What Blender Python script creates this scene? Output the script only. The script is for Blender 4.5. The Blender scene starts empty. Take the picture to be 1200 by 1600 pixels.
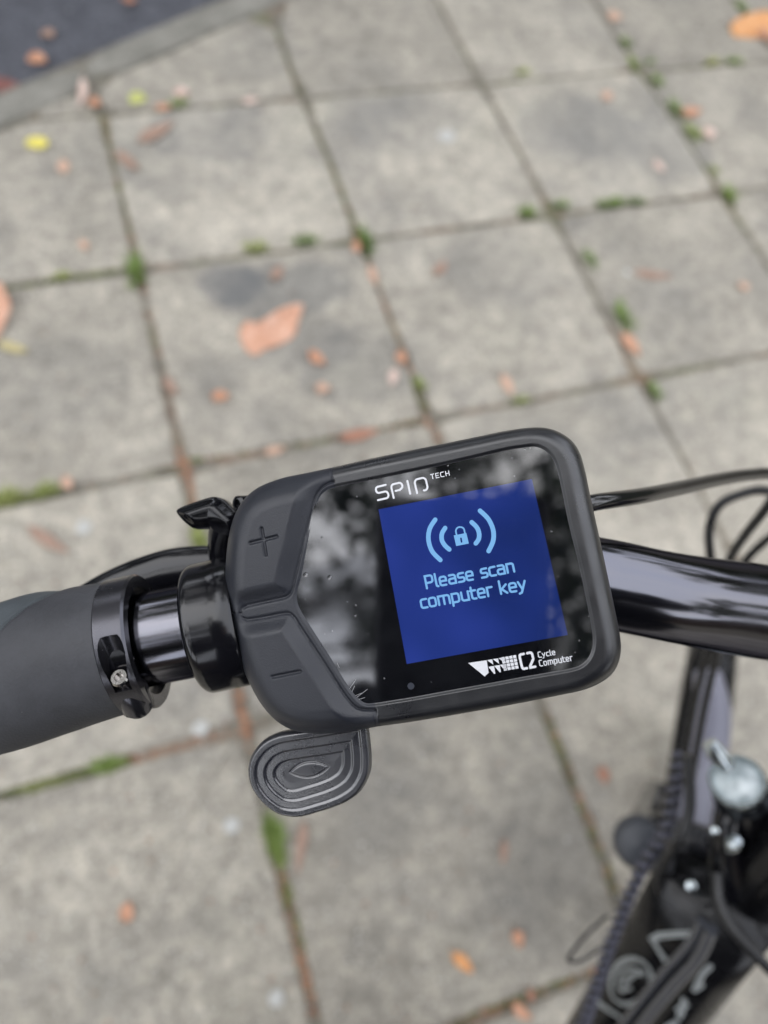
import bpy, math, random
import numpy as np
from mathutils import Vector, Matrix, noise as mnoise

# ------------------------------------------------------------------ camera, world, sun, exposure
sc = bpy.context.scene
COL = sc.collection
RC = np.array([[0.94451036, 0.29963074, -0.13461651], [-0.21260739, 0.87002894, 0.44480079], [0.25039625, -0.39149849, 0.88545505]])
TC = np.array([-1.35419528, -1.91213564, 3.68243894]) * .45          # paving modules of 0.45 m
S = np.column_stack([RC[:, 0], -RC[:, 1], -RC[:, 2]])                  # world axes seen from the camera
CAM = S.T @ (-TC)

cam = bpy.data.cameras.new('camera')
co = bpy.data.objects.new('camera', cam)
COL.objects.link(co)
M = np.column_stack([S.T @ np.array([1, 0, 0.]), S.T @ np.array([0, -1., 0]), S.T @ np.array([0, 0, -1.])])
mw = Matrix.Identity(4)
for a in range(3):
    for b in range(3):
        mw[a][b] = M[a, b]
    mw[a][3] = CAM[a]
co.matrix_world = mw
cam.sensor_fit = 'VERTICAL'
cam.sensor_height = 36.0
cam.sensor_width = 27.0
cam.lens = 36.0 * 1200 / 1600
cam.clip_start = .005
cam.clip_end = 600
cam.dof.use_dof = True
cam.dof.focus_distance = .170
cam.dof.aperture_fstop = 27.0 / 3.2
sc.camera = co

sc.view_settings.view_transform = 'Standard'
sc.view_settings.look = 'None'
sc.view_settings.gamma = 1
sc.view_settings.use_curve_mapping = False
sc.view_settings.exposure = 0.14
sc.cycles.use_denoising = True
sc.cycles.max_bounces = 6
sc.cycles.sample_clamp_indirect = 6

SUN_EL, SUN_AZ = 54, 305
world = bpy.data.worlds.new('World')
sc.world = world
world.use_nodes = True
nt = world.node_tree
nt.nodes.clear()
sky = nt.nodes.new('ShaderNodeTexSky')
sky.sky_type = 'NISHITA'
sky.sun_disc = False
sky.sun_elevation = math.radians(SUN_EL)
sky.sun_rotation = math.radians(SUN_AZ)
tcn = nt.nodes.new('ShaderNodeTexCoord')
cn = nt.nodes.new('ShaderNodeTexNoise')
cn.inputs['Scale'].default_value = 2.2
cn.inputs['Detail'].default_value = 4
cr = nt.nodes.new('ShaderNodeValToRGB')
cr.color_ramp.elements[0].position = .3
cr.color_ramp.elements[0].color = (.82, .86, .98, 1)
cr.color_ramp.elements[1].position = .7
cr.color_ramp.elements[1].color = (1, 1, 1, 1)
mul = nt.nodes.new('ShaderNodeVectorMath')
mul.operation = 'SCALE'
mul.inputs['Scale'].default_value = 22
mx = nt.nodes.new('ShaderNodeMix')
mx.data_type = 'RGBA'
mx.inputs[0].default_value = .82
bg = nt.nodes.new('ShaderNodeBackground')
bg.inputs[1].default_value = .1
wo = nt.nodes.new('ShaderNodeOutputWorld')
nt.links.new(tcn.outputs['Generated'], cn.inputs['Vector'])
nt.links.new(cn.outputs['Fac'], cr.inputs[0])
nt.links.new(cr.outputs[0], mul.inputs[0])
nt.links.new(sky.outputs[0], mx.inputs[6])
nt.links.new(mul.outputs[0], mx.inputs[7])
nt.links.new(mx.outputs[2], bg.inputs[0])
nt.links.new(bg.outputs[0], wo.inputs[0])

sun = bpy.data.lights.new('sun', 'SUN')
sun.energy = .7
sun.angle = math.radians(70)
sun.color = (1, .97, .92)
so = bpy.data.objects.new('sun', sun)
COL.objects.link(so)
el, az = math.radians(SUN_EL), math.radians(SUN_AZ)
sdir = Vector((math.sin(az) * math.cos(el), math.cos(az) * math.cos(el), math.sin(el)))
so.rotation_euler = sdir.to_track_quat('Z', 'Y').to_euler()
so.location = (0, 0, 6)

# ------------------------------------------------------------------ helpers
rnd = random.Random(7)


def P(px, py, d):
    """world point seen at pixel (px, py) of the 1200 x 1600 photograph, d metres along the optical axis"""
    return S.T @ (np.array([(px - 600) / 1200 * d, (py - 800) / 1200 * d, d]) - TC)


def G(px, py, z=0.0):
    """the point of the level z seen at pixel (px, py)"""
    a = P(px, py, 1.0)
    k = (z - CAM[2]) / (a[2] - CAM[2])
    return CAM + (a - CAM) * k


def depth(p):
    return float((S @ np.asarray(p) + TC)[2])


def unit(v):
    v = np.asarray(v, float)
    return v / np.linalg.norm(v)


ORG = {}


def thing(name, label, cat, loc, group=None):
    o = bpy.data.objects.new(name, None)
    o.empty_display_size = .02
    COL.objects.link(o)
    o.location = tuple(loc)
    ORG[o] = np.asarray(loc, float)
    o['label'] = label
    o['category'] = cat
    if group:
        o['group'] = group
    return o


def mesh_obj(name, verts, faces, mat, parent=None, smooth=True, origin=None, label=None, mats=None, fmat=None):
    if parent is not None:
        org = ORG[parent]
    else:
        org = np.asarray(origin if origin is not None else (0, 0, 0), float)
    v = np.asarray(verts, float) - org
    me = bpy.data.meshes.new(name)
    me.from_pydata(v.tolist(), [], [list(f) for f in faces])
    for m in (mats or [mat]):
        me.materials.append(m)
    if fmat is not None:
        me.polygons.foreach_set('material_index', fmat)
    me.polygons.foreach_set('use_smooth', [smooth] * len(me.polygons))
    me.update()
    o = bpy.data.objects.new(name, me)
    COL.objects.link(o)
    if parent is not None:
        o.parent = parent
    else:
        o.location = tuple(org)
    ORG[o] = org
    if label:
        o['label'] = label
    return o


def fix_normals(o):
    import bmesh
    bm = bmesh.new()
    bm.from_mesh(o.data)
    bmesh.ops.recalc_face_normals(bm, faces=bm.faces)
    bm.to_mesh(o.data)
    bm.free()
    return o


def sharp(o, ang=35):
    """smooth shading that keeps hard edges"""
    import bmesh
    bm = bmesh.new()
    bm.from_mesh(o.data)
    for e in bm.edges:
        if len(e.link_faces) == 2 and e.calc_face_angle(0) > math.radians(ang):
            e.smooth = False
    bm.to_mesh(o.data)
    bm.free()
    return o


def catmull(pts, n, closed=False):
    pts = [np.asarray(p, float) for p in pts]
    m = len(pts)
    out = []
    segs = m if closed else m - 1
    for i in range(segs):
        if closed:
            p0, p1, p2, p3 = pts[(i - 1) % m], pts[i], pts[(i + 1) % m], pts[(i + 2) % m]
        else:
            p0, p1, p2, p3 = pts[max(i - 1, 0)], pts[i], pts[i + 1], pts[min(i + 2, m - 1)]
        for k in range(n):
            t = k / n
            out.append(.5 * ((2 * p1) + (-p0 + p2) * t + (2 * p0 - 5 * p1 + 4 * p2 - p3) * t * t + (-p0 + 3 * p1 - 3 * p2 + p3) * t ** 3))
    if not closed:
        out.append(pts[-1])
    return np.array(out)


def frames(path, up=None):
    path = np.asarray(path, float)
    T = np.gradient(path, axis=0)
    T /= np.linalg.norm(T, axis=1)[:, None] + 1e-12
    u = np.asarray(up if up is not None else (0, 0, 1.), float)
    if abs(np.dot(unit(u), T[0])) > .95:
        u = np.array([1., 0, 0])
    A = []
    B = []
    a = u - np.dot(u, T[0]) * T[0]
    a = unit(a)
    for t in T:
        a = unit(a - np.dot(a, t) * t)
        A.append(a)
        B.append(np.cross(t, a))
    return T, np.array(A), np.array(B)


def tube_geo(path, radii, seg=16, up=None, flat=1.0, caps=True, rfun=None):
    """a tube; radii along the frame's up; flat scales the other way"""
    path = np.asarray(path, float)
    T, A, B = frames(path, up)
    n = len(path)
    r = np.asarray(radii if hasattr(radii, '__len__') else [radii] * n, float)
    if len(r) != n:
        r = np.interp(np.linspace(0, 1, n), np.linspace(0, 1, len(r)), r)
    v = []
    for i in range(n):
        for k in range(seg):
            th = 2 * math.pi * k / seg
            rr = r[i] * (rfun(i / (n - 1), th) if rfun else 1)
            v.append(path[i] + A[i] * math.cos(th) * rr + B[i] * math.sin(th) * rr * flat)
    f = []
    for i in range(n - 1):
        for k in range(seg):
            a = i * seg + k
            b = i * seg + (k + 1) % seg
            f.append((a, b, b + seg, a + seg))
    if caps:
        f.append(tuple(range(seg))[::-1])
        f.append(tuple((n - 1) * seg + k for k in range(seg)))
    return v, f


def tube(name, path, radii, mat, parent, seg=16, up=None, flat=1.0, rfun=None, label=None, smooth_path=0):
    if smooth_path:
        path = catmull(path, smooth_path)
    v, f = tube_geo(path, radii, seg, up, flat, True, rfun)
    return sharp(fix_normals(mesh_obj(name, v, f, mat, parent, label=label)), 50)


def lathe_geo(prof, a, axis, seg=48):
    """prof: (distance along the axis from a, radius) -- open profile, radius 0 closes it"""
    axis = unit(axis)
    u = np.cross(axis, (0, 0, 1.))
    if np.linalg.norm(u) < .1:
        u = np.cross(axis, (1., 0, 0))
    u = unit(u)
    w = np.cross(axis, u)
    v = []
    for s, r in prof:
        for k in range(seg):
            th = 2 * math.pi * k / seg
            v.append(a + axis * s + (u * math.cos(th) + w * math.sin(th)) * max(r, 1e-6))
    f = []
    for i in range(len(prof) - 1):
        for k in range(seg):
            x = i * seg + k
            y = i * seg + (k + 1) % seg
            f.append((x, y, y + seg, x + seg))
    return v, f


def lathe(name, prof, a, axis, mat, parent, seg=48, closed=False, label=None, ang=40):
    v, f = lathe_geo(prof, a, axis, seg)
    if closed:
        n = len(prof)
        for k in range(seg):
            x = (n - 1) * seg + k
            y = (n - 1) * seg + (k + 1) % seg
            f.append((x, y, (k + 1) % seg, k))
    else:
        n = len(prof)
        f.append(tuple(range(seg)))
        f.append(tuple((n - 1) * seg + k for k in range(seg))[::-1])
    return sharp(fix_normals(mesh_obj(name, v, f, mat, parent, label=label)), ang)


def box_geo(c, ax, ay, az, sx, sy, sz, bev=0.0):
    """bevelled box as an 8-corner hull with chamfers"""
    v = []
    f = []
    c = np.asarray(c, float)
    b = bev
    lay = [(-sz / 2, b), (-sz / 2 + b, 0), (sz / 2 - b, 0), (sz / 2, b)] if b > 0 else [(-sz / 2, 0), (sz / 2, 0)]
    for z, ins in lay:
        x, y = sx / 2 - ins, sy / 2 - ins
        k = b if b > 0 else 0
        loop = [(x - k, y), (x, y - k), (x, -y + k), (x - k, -y), (-x + k, -y), (-x, -y + k), (-x, y - k), (-x + k, y)] if b > 0 else [(x, y), (x, -y), (-x, -y), (-x, y)]
        for p, q in loop:
            v.append(c + ax * p + ay * q + az * z)
    m = 8 if b > 0 else 4
    for i in range(len(lay) - 1):
        for k in range(m):
            f.append((i * m + k, i * m + (k + 1) % m, (i + 1) * m + (k + 1) % m, (i + 1) * m + k))
    f.append(tuple(range(m)))
    f.append(tuple((len(lay) - 1) * m + k for k in range(m)))
    return v, f


def box(name, c, ax, ay, az, sx, sy, sz, mat, parent, bev=0.0, label=None):
    v, f = box_geo(c, ax, ay, az, sx, sy, sz, bev)
    return fix_normals(mesh_obj(name, v, f, mat, parent, smooth=False, label=label))


# ------------------------------------------------------------------ materials
def new_mat(name, base=(.5, .5, .5), rough=.5, metal=0.0, ior=1.5, spec=.5, coat=0.0, coat_rough=.03):
    m = bpy.data.materials.new(name)
    m.use_nodes = True
    b = m.node_tree.nodes['Principled BSDF']
    b.inputs['Base Color'].default_value = (*base, 1)
    b.inputs['Roughness'].default_value = rough
    b.inputs['Metallic'].default_value = metal
    b.inputs['IOR'].default_value = ior
    b.inputs['Specular IOR Level'].default_value = spec
    b.inputs['Coat Weight'].default_value = coat
    b.inputs['Coat Roughness'].default_value = coat_rough
    return m, m.node_tree, b


def N(nt, typ, **kw):
    n = nt.nodes.new(typ)
    for k, v in kw.items():
        if k.startswith('i_'):
            key = k[2:].replace('_', ' ')
            n.inputs[key].default_value = v
        else:
            setattr(n, k, v)
    return n


def noise_tex(nt, vec, scale, detail=4, rough=.55):
    n = N(nt, 'ShaderNodeTexNoise', i_Scale=scale, i_Detail=detail, i_Roughness=rough)
    nt.links.new(vec, n.inputs['Vector'])
    return n.outputs['Fac']


def ramp(nt, fac, stops):
    r = N(nt, 'ShaderNodeValToRGB')
    e = r.color_ramp.elements
    while len(e) < len(stops):
        e.new(.5)
    for k, (p, c) in enumerate(stops):
        e[k].position = p
        e[k].color = (*c, 1) if len(c) == 3 else c
    nt.links.new(fac, r.inputs[0])
    return r.outputs[0]


def mixc(nt, fac, a, b, mode='MIX'):
    m = N(nt, 'ShaderNodeMix', data_type='RGBA', blend_type=mode)
    for s, x in ((0, fac), (6, a), (7, b)):
        if hasattr(x, 'is_linked'):
            nt.links.new(x, m.inputs[s])
        elif s == 0:
            m.inputs[0].default_value = x
        else:
            m.inputs[s].default_value = (*x, 1)
    return m.outputs[2]


def bump(nt, b, h, dist, strength=1.0):
    n = N(nt, 'ShaderNodeBump', i_Strength=strength, i_Distance=dist)
    nt.links.new(h, n.inputs['Height'])
    nt.links.new(n.outputs[0], b.inputs['Normal'])


def wpos(nt):
    return N(nt, 'ShaderNodeNewGeometry').outputs['Position']


def math_n(nt, op, a, b=None):
    n = N(nt, 'ShaderNodeMath', operation=op)
    for k, x in enumerate((a, b)):
        if x is None:
            continue
        if hasattr(x, 'is_linked'):
            nt.links.new(x, n.inputs[k])
        else:
            n.inputs[k].default_value = x
    return n.outputs[0]


def black_plastic(name, base, rough, grain=2500, gdist=.00003, rvar=.12, spec=.5, dust=.0, metal=0, ior=1.5, coat=0):
    m, t, b = new_mat(name, base, rough, metal=metal, spec=spec, ior=ior, coat=coat)
    p = wpos(t)
    n1 = noise_tex(t, p, 90, 5)
    r = N(t, 'ShaderNodeMapRange')
    t.links.new(n1, r.inputs[0])
    r.inputs[1].default_value = .3
    r.inputs[2].default_value = .7
    r.inputs[3].default_value = max(rough - rvar, .02)
    r.inputs[4].default_value = rough + rvar
    t.links.new(r.outputs[0], b.inputs['Roughness'])
    if dust > 0:
        v = N(t, 'ShaderNodeTexVoronoi', i_Scale=520)
        t.links.new(p, v.inputs['Vector'])
        d = ramp(t, v.outputs['Distance'], [(.0, (1, 1, 1)), (.10, (0, 0, 0))])
        msk = ramp(t, noise_tex(t, p, 60, 3), [(.55, (0, 0, 0)), (.68, (1, 1, 1))])
        film = ramp(t, noise_tex(t, p, 45, 6, .7), [(.35, (0, 0, 0)), (.75, (1, 1, 1))])
        c1 = mixc(t, math_n(t, 'MULTIPLY', film, dust * .9), base, tuple(min(1, x * 2.1 + .012) for x in base))
        c2 = mixc(t, math_n(t, 'MULTIPLY', math_n(t, 'MULTIPLY', d, msk), dust), c1, (.35, .34, .32))
        t.links.new(c2, b.inputs['Base Color'])
    if grain:
        g = noise_tex(t, p, grain, 3)
        bump(t, b, g, gdist)
    return m


m_rubber = black_plastic('rubber', (.018, .020, .027), .44, grain=2600, gdist=.00006, dust=.30, spec=.6)
m_grip = black_plastic('grip_rubber', (.040, .041, .046), .60, grain=1500, gdist=.00012, dust=.8, spec=.45)
m_grip2 = black_plastic('grip_gel', (.060, .070, .077), .55, grain=1500, gdist=.00008, dust=.5, spec=.5)
m_shell = black_plastic('shell_plastic', (.0095, .0102, .013), .35, grain=3000, gdist=.00003, spec=.8, ior=1.6)
m_satin = black_plastic('satin_plastic', (.018, .019, .025), .30, grain=2200, gdist=.00004, spec=.8, ior=1.6)
m_collar = black_plastic('collar_gloss', (.006, .006, .008), .16, grain=0, rvar=.05, spec=.7)
m_gloss = black_plastic('gloss_black_paint', (.005, .005, .007), .14, grain=0, rvar=.05, spec=.6, ior=1.5)
m_anod = black_plastic('black_anodised', (.185, .185, .208), .15, grain=0, rvar=.03, metal=1)
m_anod.node_tree.nodes['Principled BSDF'].inputs['Specular Tint'].default_value = (.25, .25, .27, 1)
m_hose = black_plastic('hose', (.05, .055, .07), .22, grain=0, rvar=.04, spec=1, ior=1.9)
m_paddle = black_plastic('paddle_plastic', (.022, .023, .030), .30, grain=2200, gdist=.00003, spec=.9, ior=1.85)
m_anod2 = black_plastic('satin_anodised', (.10, .10, .112), .24, grain=1800, gdist=.00002, rvar=.05, metal=.9)
m_cable = black_plastic('cable_sheath', (.008, .008, .010), .13, grain=0, rvar=.03, spec=.8, ior=1.6)
m_cable2 = black_plastic('cable_sheath_dull', (.014, .014, .015), .30, grain=0, spec=.6)
m_steel = black_plastic('bright_steel', (.50, .48, .46), .25, grain=0, metal=1)
m_chrome = black_plastic('chrome', (.60, .66, .68), .20, grain=0, metal=1)
m_tyre = black_plastic('tyre_rubber', (.022, .022, .024), .7, grain=600, gdist=.0004)
m_frame = black_plastic('frame_paint', (.006, .006, .007), .22, grain=0, spec=.35)
m_ink, _, _ = new_mat('white_print', (.80, .81, .84), .35)
m_silver = black_plastic('silver_decal', (.46, .49, .49), .45, grain=0)
m_cap = black_plastic('cap_plastic', (.05, .055, .066), .40, grain=0)
m_wrap = black_plastic('wrap_plastic', (.085, .085, .115), .4, grain=0)
m_sheen = black_plastic('grey_sheen', (.19, .19, .235), .35, grain=0, spec=.6)  # pale grey of a highlight on the fork, put into the base colour

m_glass, t, b = new_mat('black_glass', (.0035, .004, .006), .015, ior=2.25)
p = wpos(t)
sm = noise_tex(t, p, 70, 5, .65)
r = N(t, 'ShaderNodeMapRange')
t.links.new(sm, r.inputs[0])
r.inputs[1].default_value = .4
r.inputs[2].default_value = .8
r.inputs[3].default_value = .01
r.inputs[4].default_value = .10
t.links.new(r.outputs[0], b.inputs['Roughness'])
vd = N(t, 'ShaderNodeTexVoronoi', i_Scale=700)
t.links.new(p, vd.inputs['Vector'])
sp_ = ramp(t, vd.outputs['Distance'], [(.06, (1, 1, 1)), (.16, (0, 0, 0))])
sel = ramp(t, vd.outputs['Color'], [(.80, (0, 0, 0)), (.86, (1, 1, 1))])
smg = ramp(t, noise_tex(t, p, 55, 6, .7), [(.45, (.0035, .004, .006)), (.75, (.012, .013, .016))])
t.links.new(mixc(t, math_n(t, 'MULTIPLY', math_n(t, 'MULTIPLY', sp_, sel), .35), smg, (.4, .4, .4)), b.inputs['Base Color'])

m_lcd, t, b = new_mat('lcd_panel', (.004, .006, .02), .015, ior=1.95)
p = wpos(t)
lcdn = ramp(t, noise_tex(t, p, 30, 2), [(.34, (.006, .018, .105)), (.5, (.011, .029, .185)), (.68, (.022, .046, .29))])
t.links.new(lcdn, b.inputs['Emission Color'])
b.inputs['Emission Strength'].default_value = .80
m_lcdtext, t, b = new_mat('lcd_lit_text', (.02, .03, .05), .03, ior=1.7)
b.inputs['Emission Color'].default_value = (.19, .45, .80, 1)
b.inputs['Emission Strength'].default_value = .90

# concrete slabs
m_slab, t, b = new_mat('concrete_slab', (.3, .28, .25), .88)
p = wpos(t)
info = N(t, 'ShaderNodeObjectInfo')
big = noise_tex(t, p, 7.0, 5, .6)
mid = noise_tex(t, p, 34, 4, .6)
fine = noise_tex(t, p, 130, 4, .7)
c = ramp(t, big, [(.32, (.315, .295, .256)), (.50, (.400, .373, .322)), (.68, (.475, .443, .382))])
c = mixc(t, .75, c, ramp(t, mid, [(.34, (.70, .69, .67)), (.52, (1.0, .99, .97)), (.68, (1.30, 1.28, 1.22))]), 'MULTIPLY')
c = mixc(t, .8, c, ramp(t, fine, [(.28, (.52, .52, .52)), (.72, (1.52, 1.51, 1.48))]), 'MULTIPLY')
vor = N(t, 'ShaderNodeTexVoronoi', i_Scale=75)
t.links.new(p, vor.inputs['Vector'])
dots = ramp(t, vor.outputs['Distance'], [(.10, (1, 1, 1)), (.24, (0, 0, 0))])
dm = ramp(t, vor.outputs['Color'], [(.48, (0, 0, 0)), (.62, (1, 1, 1))])
c = mixc(t, math_n(t, 'MULTIPLY', dots, math_n(t, 'MULTIPLY', dm, .75)), c, (.66, .63, .56))
vor2 = N(t, 'ShaderNodeTexVoronoi', i_Scale=90)
t.links.new(p, vor2.inputs['Vector'])
dk = ramp(t, vor2.outputs['Distance'], [(.10, (1, 1, 1)), (.26, (0, 0, 0))])
c = mixc(t, math_n(t, 'MULTIPLY', dk, .35), c, (.13, .12, .10))
# dirt blotches and damp stains
dirt = ramp(t, noise_tex(t, p, 2.6, 6, .65), [(.50, (0, 0, 0)), (.66, (1, 1, 1))])
c = mixc(t, math_n(t, 'MULTIPLY', dirt, .50), c, (.165, .162, .155))
alg = ramp(t, noise_tex(t, p, 3.4, 5, .6), [(.55, (0, 0, 0)), (.72, (1, 1, 1))])
c = mixc(t, math_n(t, 'MULTIPLY', alg, .18), c, (.22, .225, .16))


def stain(c, px, py, rx, ry, amount, col):
    g = G(px, py)
    sub = N(t, 'ShaderNodeVectorMath', operation='SUBTRACT')
    t.links.new(p, sub.inputs[0])
    sub.inputs[1].default_value = tuple(g)
    sc_ = N(t, 'ShaderNodeVectorMath', operation='MULTIPLY')
    t.links.new(sub.outputs[0], sc_.inputs[0])
    sc_.inputs[1].default_value = (1 / rx, 1 / ry, 0)
    ln = N(t, 'ShaderNodeVectorMath', operation='LENGTH')
    t.links.new(sc_.outputs[0], ln.inputs[0])
    wob = math_n(t, 'ADD', ln.outputs['Value'], math_n(t, 'MULTIPLY', math_n(t, 'SUBTRACT', noise_tex(t, p, 16, 4), .5), 1.1))
    m_ = ramp(t, wob, [(.75, (1, 1, 1)), (1.05, (0, 0, 0))])
    return mixc(t, math_n(t, 'MULTIPLY', m_, amount), c, col)


c = stain(c, 365, 447, .080, .055, .58, (.125, .132, .142))
c = stain(c, 445, 452, .15, .075, .50, (.135, .14, .142))
c = stain(c, 470, 540, .12, .08, .32, (.15, .15, .148))
c = stain(c, 1040, 230, .17, .13, .34, (.17, .172, .170))
c = stain(c, 860, 1250, .10, .16, .22, (.18, .175, .165))
c = stain(c, 400, 90, .12, .09, .22, (.19, .19, .18))
c = stain(c, 560, 575, .13, .10, .30, (.15, .15, .148))
c = stain(c, 330, 205, .17, .11, .32, (.16, .16, .158))
c = stain(c, 640, 190, .16, .12, .22, (.17, .17, .168))
c = stain(c, 900, 200, .18, .13, .28, (.165, .168, .166))
c = stain(c, 80, 600, .16, .12, .25, (.17, .168, .16))
c = stain(c, 770, 420, .14, .12, .25, (.165, .162, .155))
hsv = N(t, 'ShaderNodeHueSaturation')
t.links.new(c, hsv.inputs['Color'])
vr = N(t, 'ShaderNodeMapRange')
t.links.new(info.outputs['Random'], vr.inputs[0])
vr.inputs[3].default_value = .84
vr.inputs[4].default_value = 1.14
t.links.new(vr.outputs[0], hsv.inputs['Value'])
t.links.new(hsv.outputs[0], b.inputs['Base Color'])
hh = math_n(t, 'ADD', math_n(t, 'MULTIPLY', mid, .6), math_n(t, 'MULTIPLY', fine, .5))
bump(t, b, hh, .003, .7)

m_kerb, t, b = new_mat('kerb_concrete', (.26, .25, .22), .9)
p = wpos(t)
c = ramp(t, noise_tex(t, p, 9, 6, .65), [(.3, (.17, .165, .14)), (.7, (.33, .315, .275))])
c = mixc(t, .6, c, ramp(t, noise_tex(t, p, 90, 4), [(.3, (.7, .7, .7)), (.7, (1.2, 1.2, 1.2))]), 'MULTIPLY')
t.links.new(c, b.inputs['Base Color'])
bump(t, b, noise_tex(t, p, 60, 4), .003, .7)

m_bed, t, b = new_mat('joint_dirt', (.1, .09, .07), .95)
p = wpos(t)
c = ramp(t, noise_tex(t, p, 26, 5, .6), [(.30, (.11, .100, .078)), (.5, (.20, .182, .145)), (.70, (.30, .28, .235))])
gm = ramp(t, noise_tex(t, p, 5.5, 4, .6), [(.50, (0, 0, 0)), (.60, (1, 1, 1))])
c = mixc(t, math_n(t, 'MULTIPLY', gm, .35), c, (.17, .19, .08))
rm = ramp(t, noise_tex(t, p, 4.3, 5, .6), [(.53, (0, 0, 0)), (.62, (1, 1, 1))])
c = mixc(t, math_n(t, 'MULTIPLY', rm, .4), c, (.27, .17, .115))
t.links.new(c, b.inputs['Base Color'])
bump(t, b, noise_tex(t, p, 150, 4), .003, .8)

m_asph, t, b = new_mat('asphalt', (.05, .05, .055), .7)
p = wpos(t)
c = ramp(t, noise_tex(t, p, 14, 6, .7), [(.3, (.060, .063, .076)), (.7, (.105, .108, .125))])
v3 = N(t, 'ShaderNodeTexVoronoi', i_Scale=140)
t.links.new(p, v3.inputs['Vector'])
c = mixc(t, .7, c, ramp(t, v3.outputs['Color'], [(.1, (.55, .55, .55)), (.9, (1.5, 1.5, 1.5))]), 'MULTIPLY')
t.links.new(c, b.inputs['Base Color'])
bump(t, b, v3.outputs['Distance'], .004, .8)


def leaf_mat(name, c1, c2, rough=.55):
    m, t, b = new_mat(name, c1, rough)
    tc = N(t, 'ShaderNodeTexCoord').outputs['Object']
    n = noise_tex(t, tc, 55, 5, .6)
    t.links.new(ramp(t, n, [(.3, c1), (.7, c2)]), b.inputs['Base Color'])
    b.inputs['Subsurface Weight'].default_value = 0
    return m


LM = {
    'orange': leaf_mat('leaf_orange', (.52, .25, .14), (.66, .38, .25)),
    'tan': leaf_mat('leaf_tan', (.58, .35, .24), (.70, .49, .37)),
    'bright': leaf_mat('leaf_bright_orange', (.70, .30, .10), (.80, .44, .20)),
    'brown': leaf_mat('leaf_brown', (.33, .21, .155), (.43, .29, .22)),
    'rust': leaf_mat('leaf_rust', (.36, .16, .10), (.46, .24, .16)),
    'yellow': leaf_mat('leaf_yellow', (.80, .68, .08), (.85, .76, .22)),
    'lime': leaf_mat('leaf_yellow_green', (.50, .54, .14), (.62, .62, .24)),
    'straw': leaf_mat('leaf_straw', (.50, .43, .20), (.60, .52, .28)),
    'pale': leaf_mat('leaf_pale', (.66, .48, .40), (.78, .62, .54)),
    'salmon': leaf_mat('leaf_salmon', (.58, .26, .14), (.80, .52, .39)),
    'maroon': leaf_mat('leaf_maroon', (.18, .07, .06), (.28, .12, .10)),
}
m_grass, t, b = new_mat('grass_blade', (.12, .22, .03), .6)
oi = N(t, 'ShaderNodeObjectInfo').outputs['Random']
t.links.new(ramp(t, oi, [(0, (.15, .23, .055)), (.6, (.25, .34, .085)), (1, (.40, .42, .15))]), b.inputs['Base Color'])
m_moss, t, b = new_mat('moss', (.10, .14, .03), .9)
t.links.new(ramp(t, noise_tex(t, wpos(t), 30, 3), [(.3, (.095, .105, .045)), (.7, (.20, .22, .075))]), b.inputs['Base Color'])
m_flake, t, b = new_mat('dry_leaf_crumbs', (.3, .14, .08), .8)
t.links.new(ramp(t, noise_tex(t, wpos(t), 60, 3), [(.3, (.20, .09, .05)), (.7, (.50, .27, .16))]), b.inputs['Base Color'])
m_grit, _, _ = new_mat('pale_grit', (.72, .70, .66), .5)
m_gum, t, b = new_mat('chewing_gum', (.52, .52, .49), .6)
m_bark, t, b = new_mat('bark', (.10, .08, .06), .9)
bump(t, b, noise_tex(t, wpos(t), 12, 6), .03, .8)
m_leafg, t, b = new_mat('tree_leaves', (.05, .08, .02), .6)
t.links.new(ramp(t, noise_tex(t, wpos(t), .8, 3), [(.3, (.035, .055, .018)), (.7, (.075, .10, .03))]), b.inputs['Base Color'])
m_coat, t, b = new_mat('navy_coat', (.012, .015, .028), .85)
m_skin, _, _ = new_mat('skin', (.55, .33, .24), .55)
m_hair, _, _ = new_mat('dark_hair', (.03, .02, .015), .6)
m_jean, _, _ = new_mat('dark_trousers', (.02, .023, .035), .9)
m_phone, _, _ = new_mat('black_phone_case', (.006, .006, .007), .45)
m_lensg, _, _ = new_mat('phone_lens', (.01, .01, .012), .08)
m_water, t, b = new_mat('water_drop', (1, 1, 1), .0, ior=1.33)
b.inputs['Transmission Weight'].default_value = 1

# ------------------------------------------------------------------ setting: ground, road, kerb, pavement
def sheet(name, pts, z, mat, kind='structure'):
    pts = [(p[0], p[1], z) for p in pts]
    o = mesh_obj(name, pts, [tuple(range(len(pts)))], mat, smooth=False)
    o['kind'] = kind
    return o


K0, K1 = G(0, 195)[:2], G(430, 5)[:2]              # joint between kerb and slabs
kd = (K1 - K0) / np.linalg.norm(K1 - K0)
kn = np.array([-kd[1], kd[0]])                     # towards the road
if kn[1] < 0:
    kn = -kn
R0 = G(0, 161, -.02)[:2]
kw = float(np.dot(R0 - K0, kn))
kw = max(kw, .04)
o = sheet('ground', [(-300, -300), (300, -300), (300, 300), (-300, 300)], -.10, m_asph)
far = 30
e0, e1 = K0 - kd * far + kn * (kw + .004), K0 + kd * far + kn * (kw + .004)
o = sheet('road', [tuple(e0), tuple(e1), tuple(e1 + kn * 9), tuple(e0 + kn * 9)], -.022, m_asph)
e0, e1 = K0 - kd * far + kn * (kw + .01), K0 + kd * far + kn * (kw + .01)
pav = sheet('pavement', [tuple(e0), tuple(e1), tuple(e1 - kn * 14), tuple(e0 - kn * 14)], -.0068, m_bed)
pav.data.materials[0] = m_bed

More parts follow.
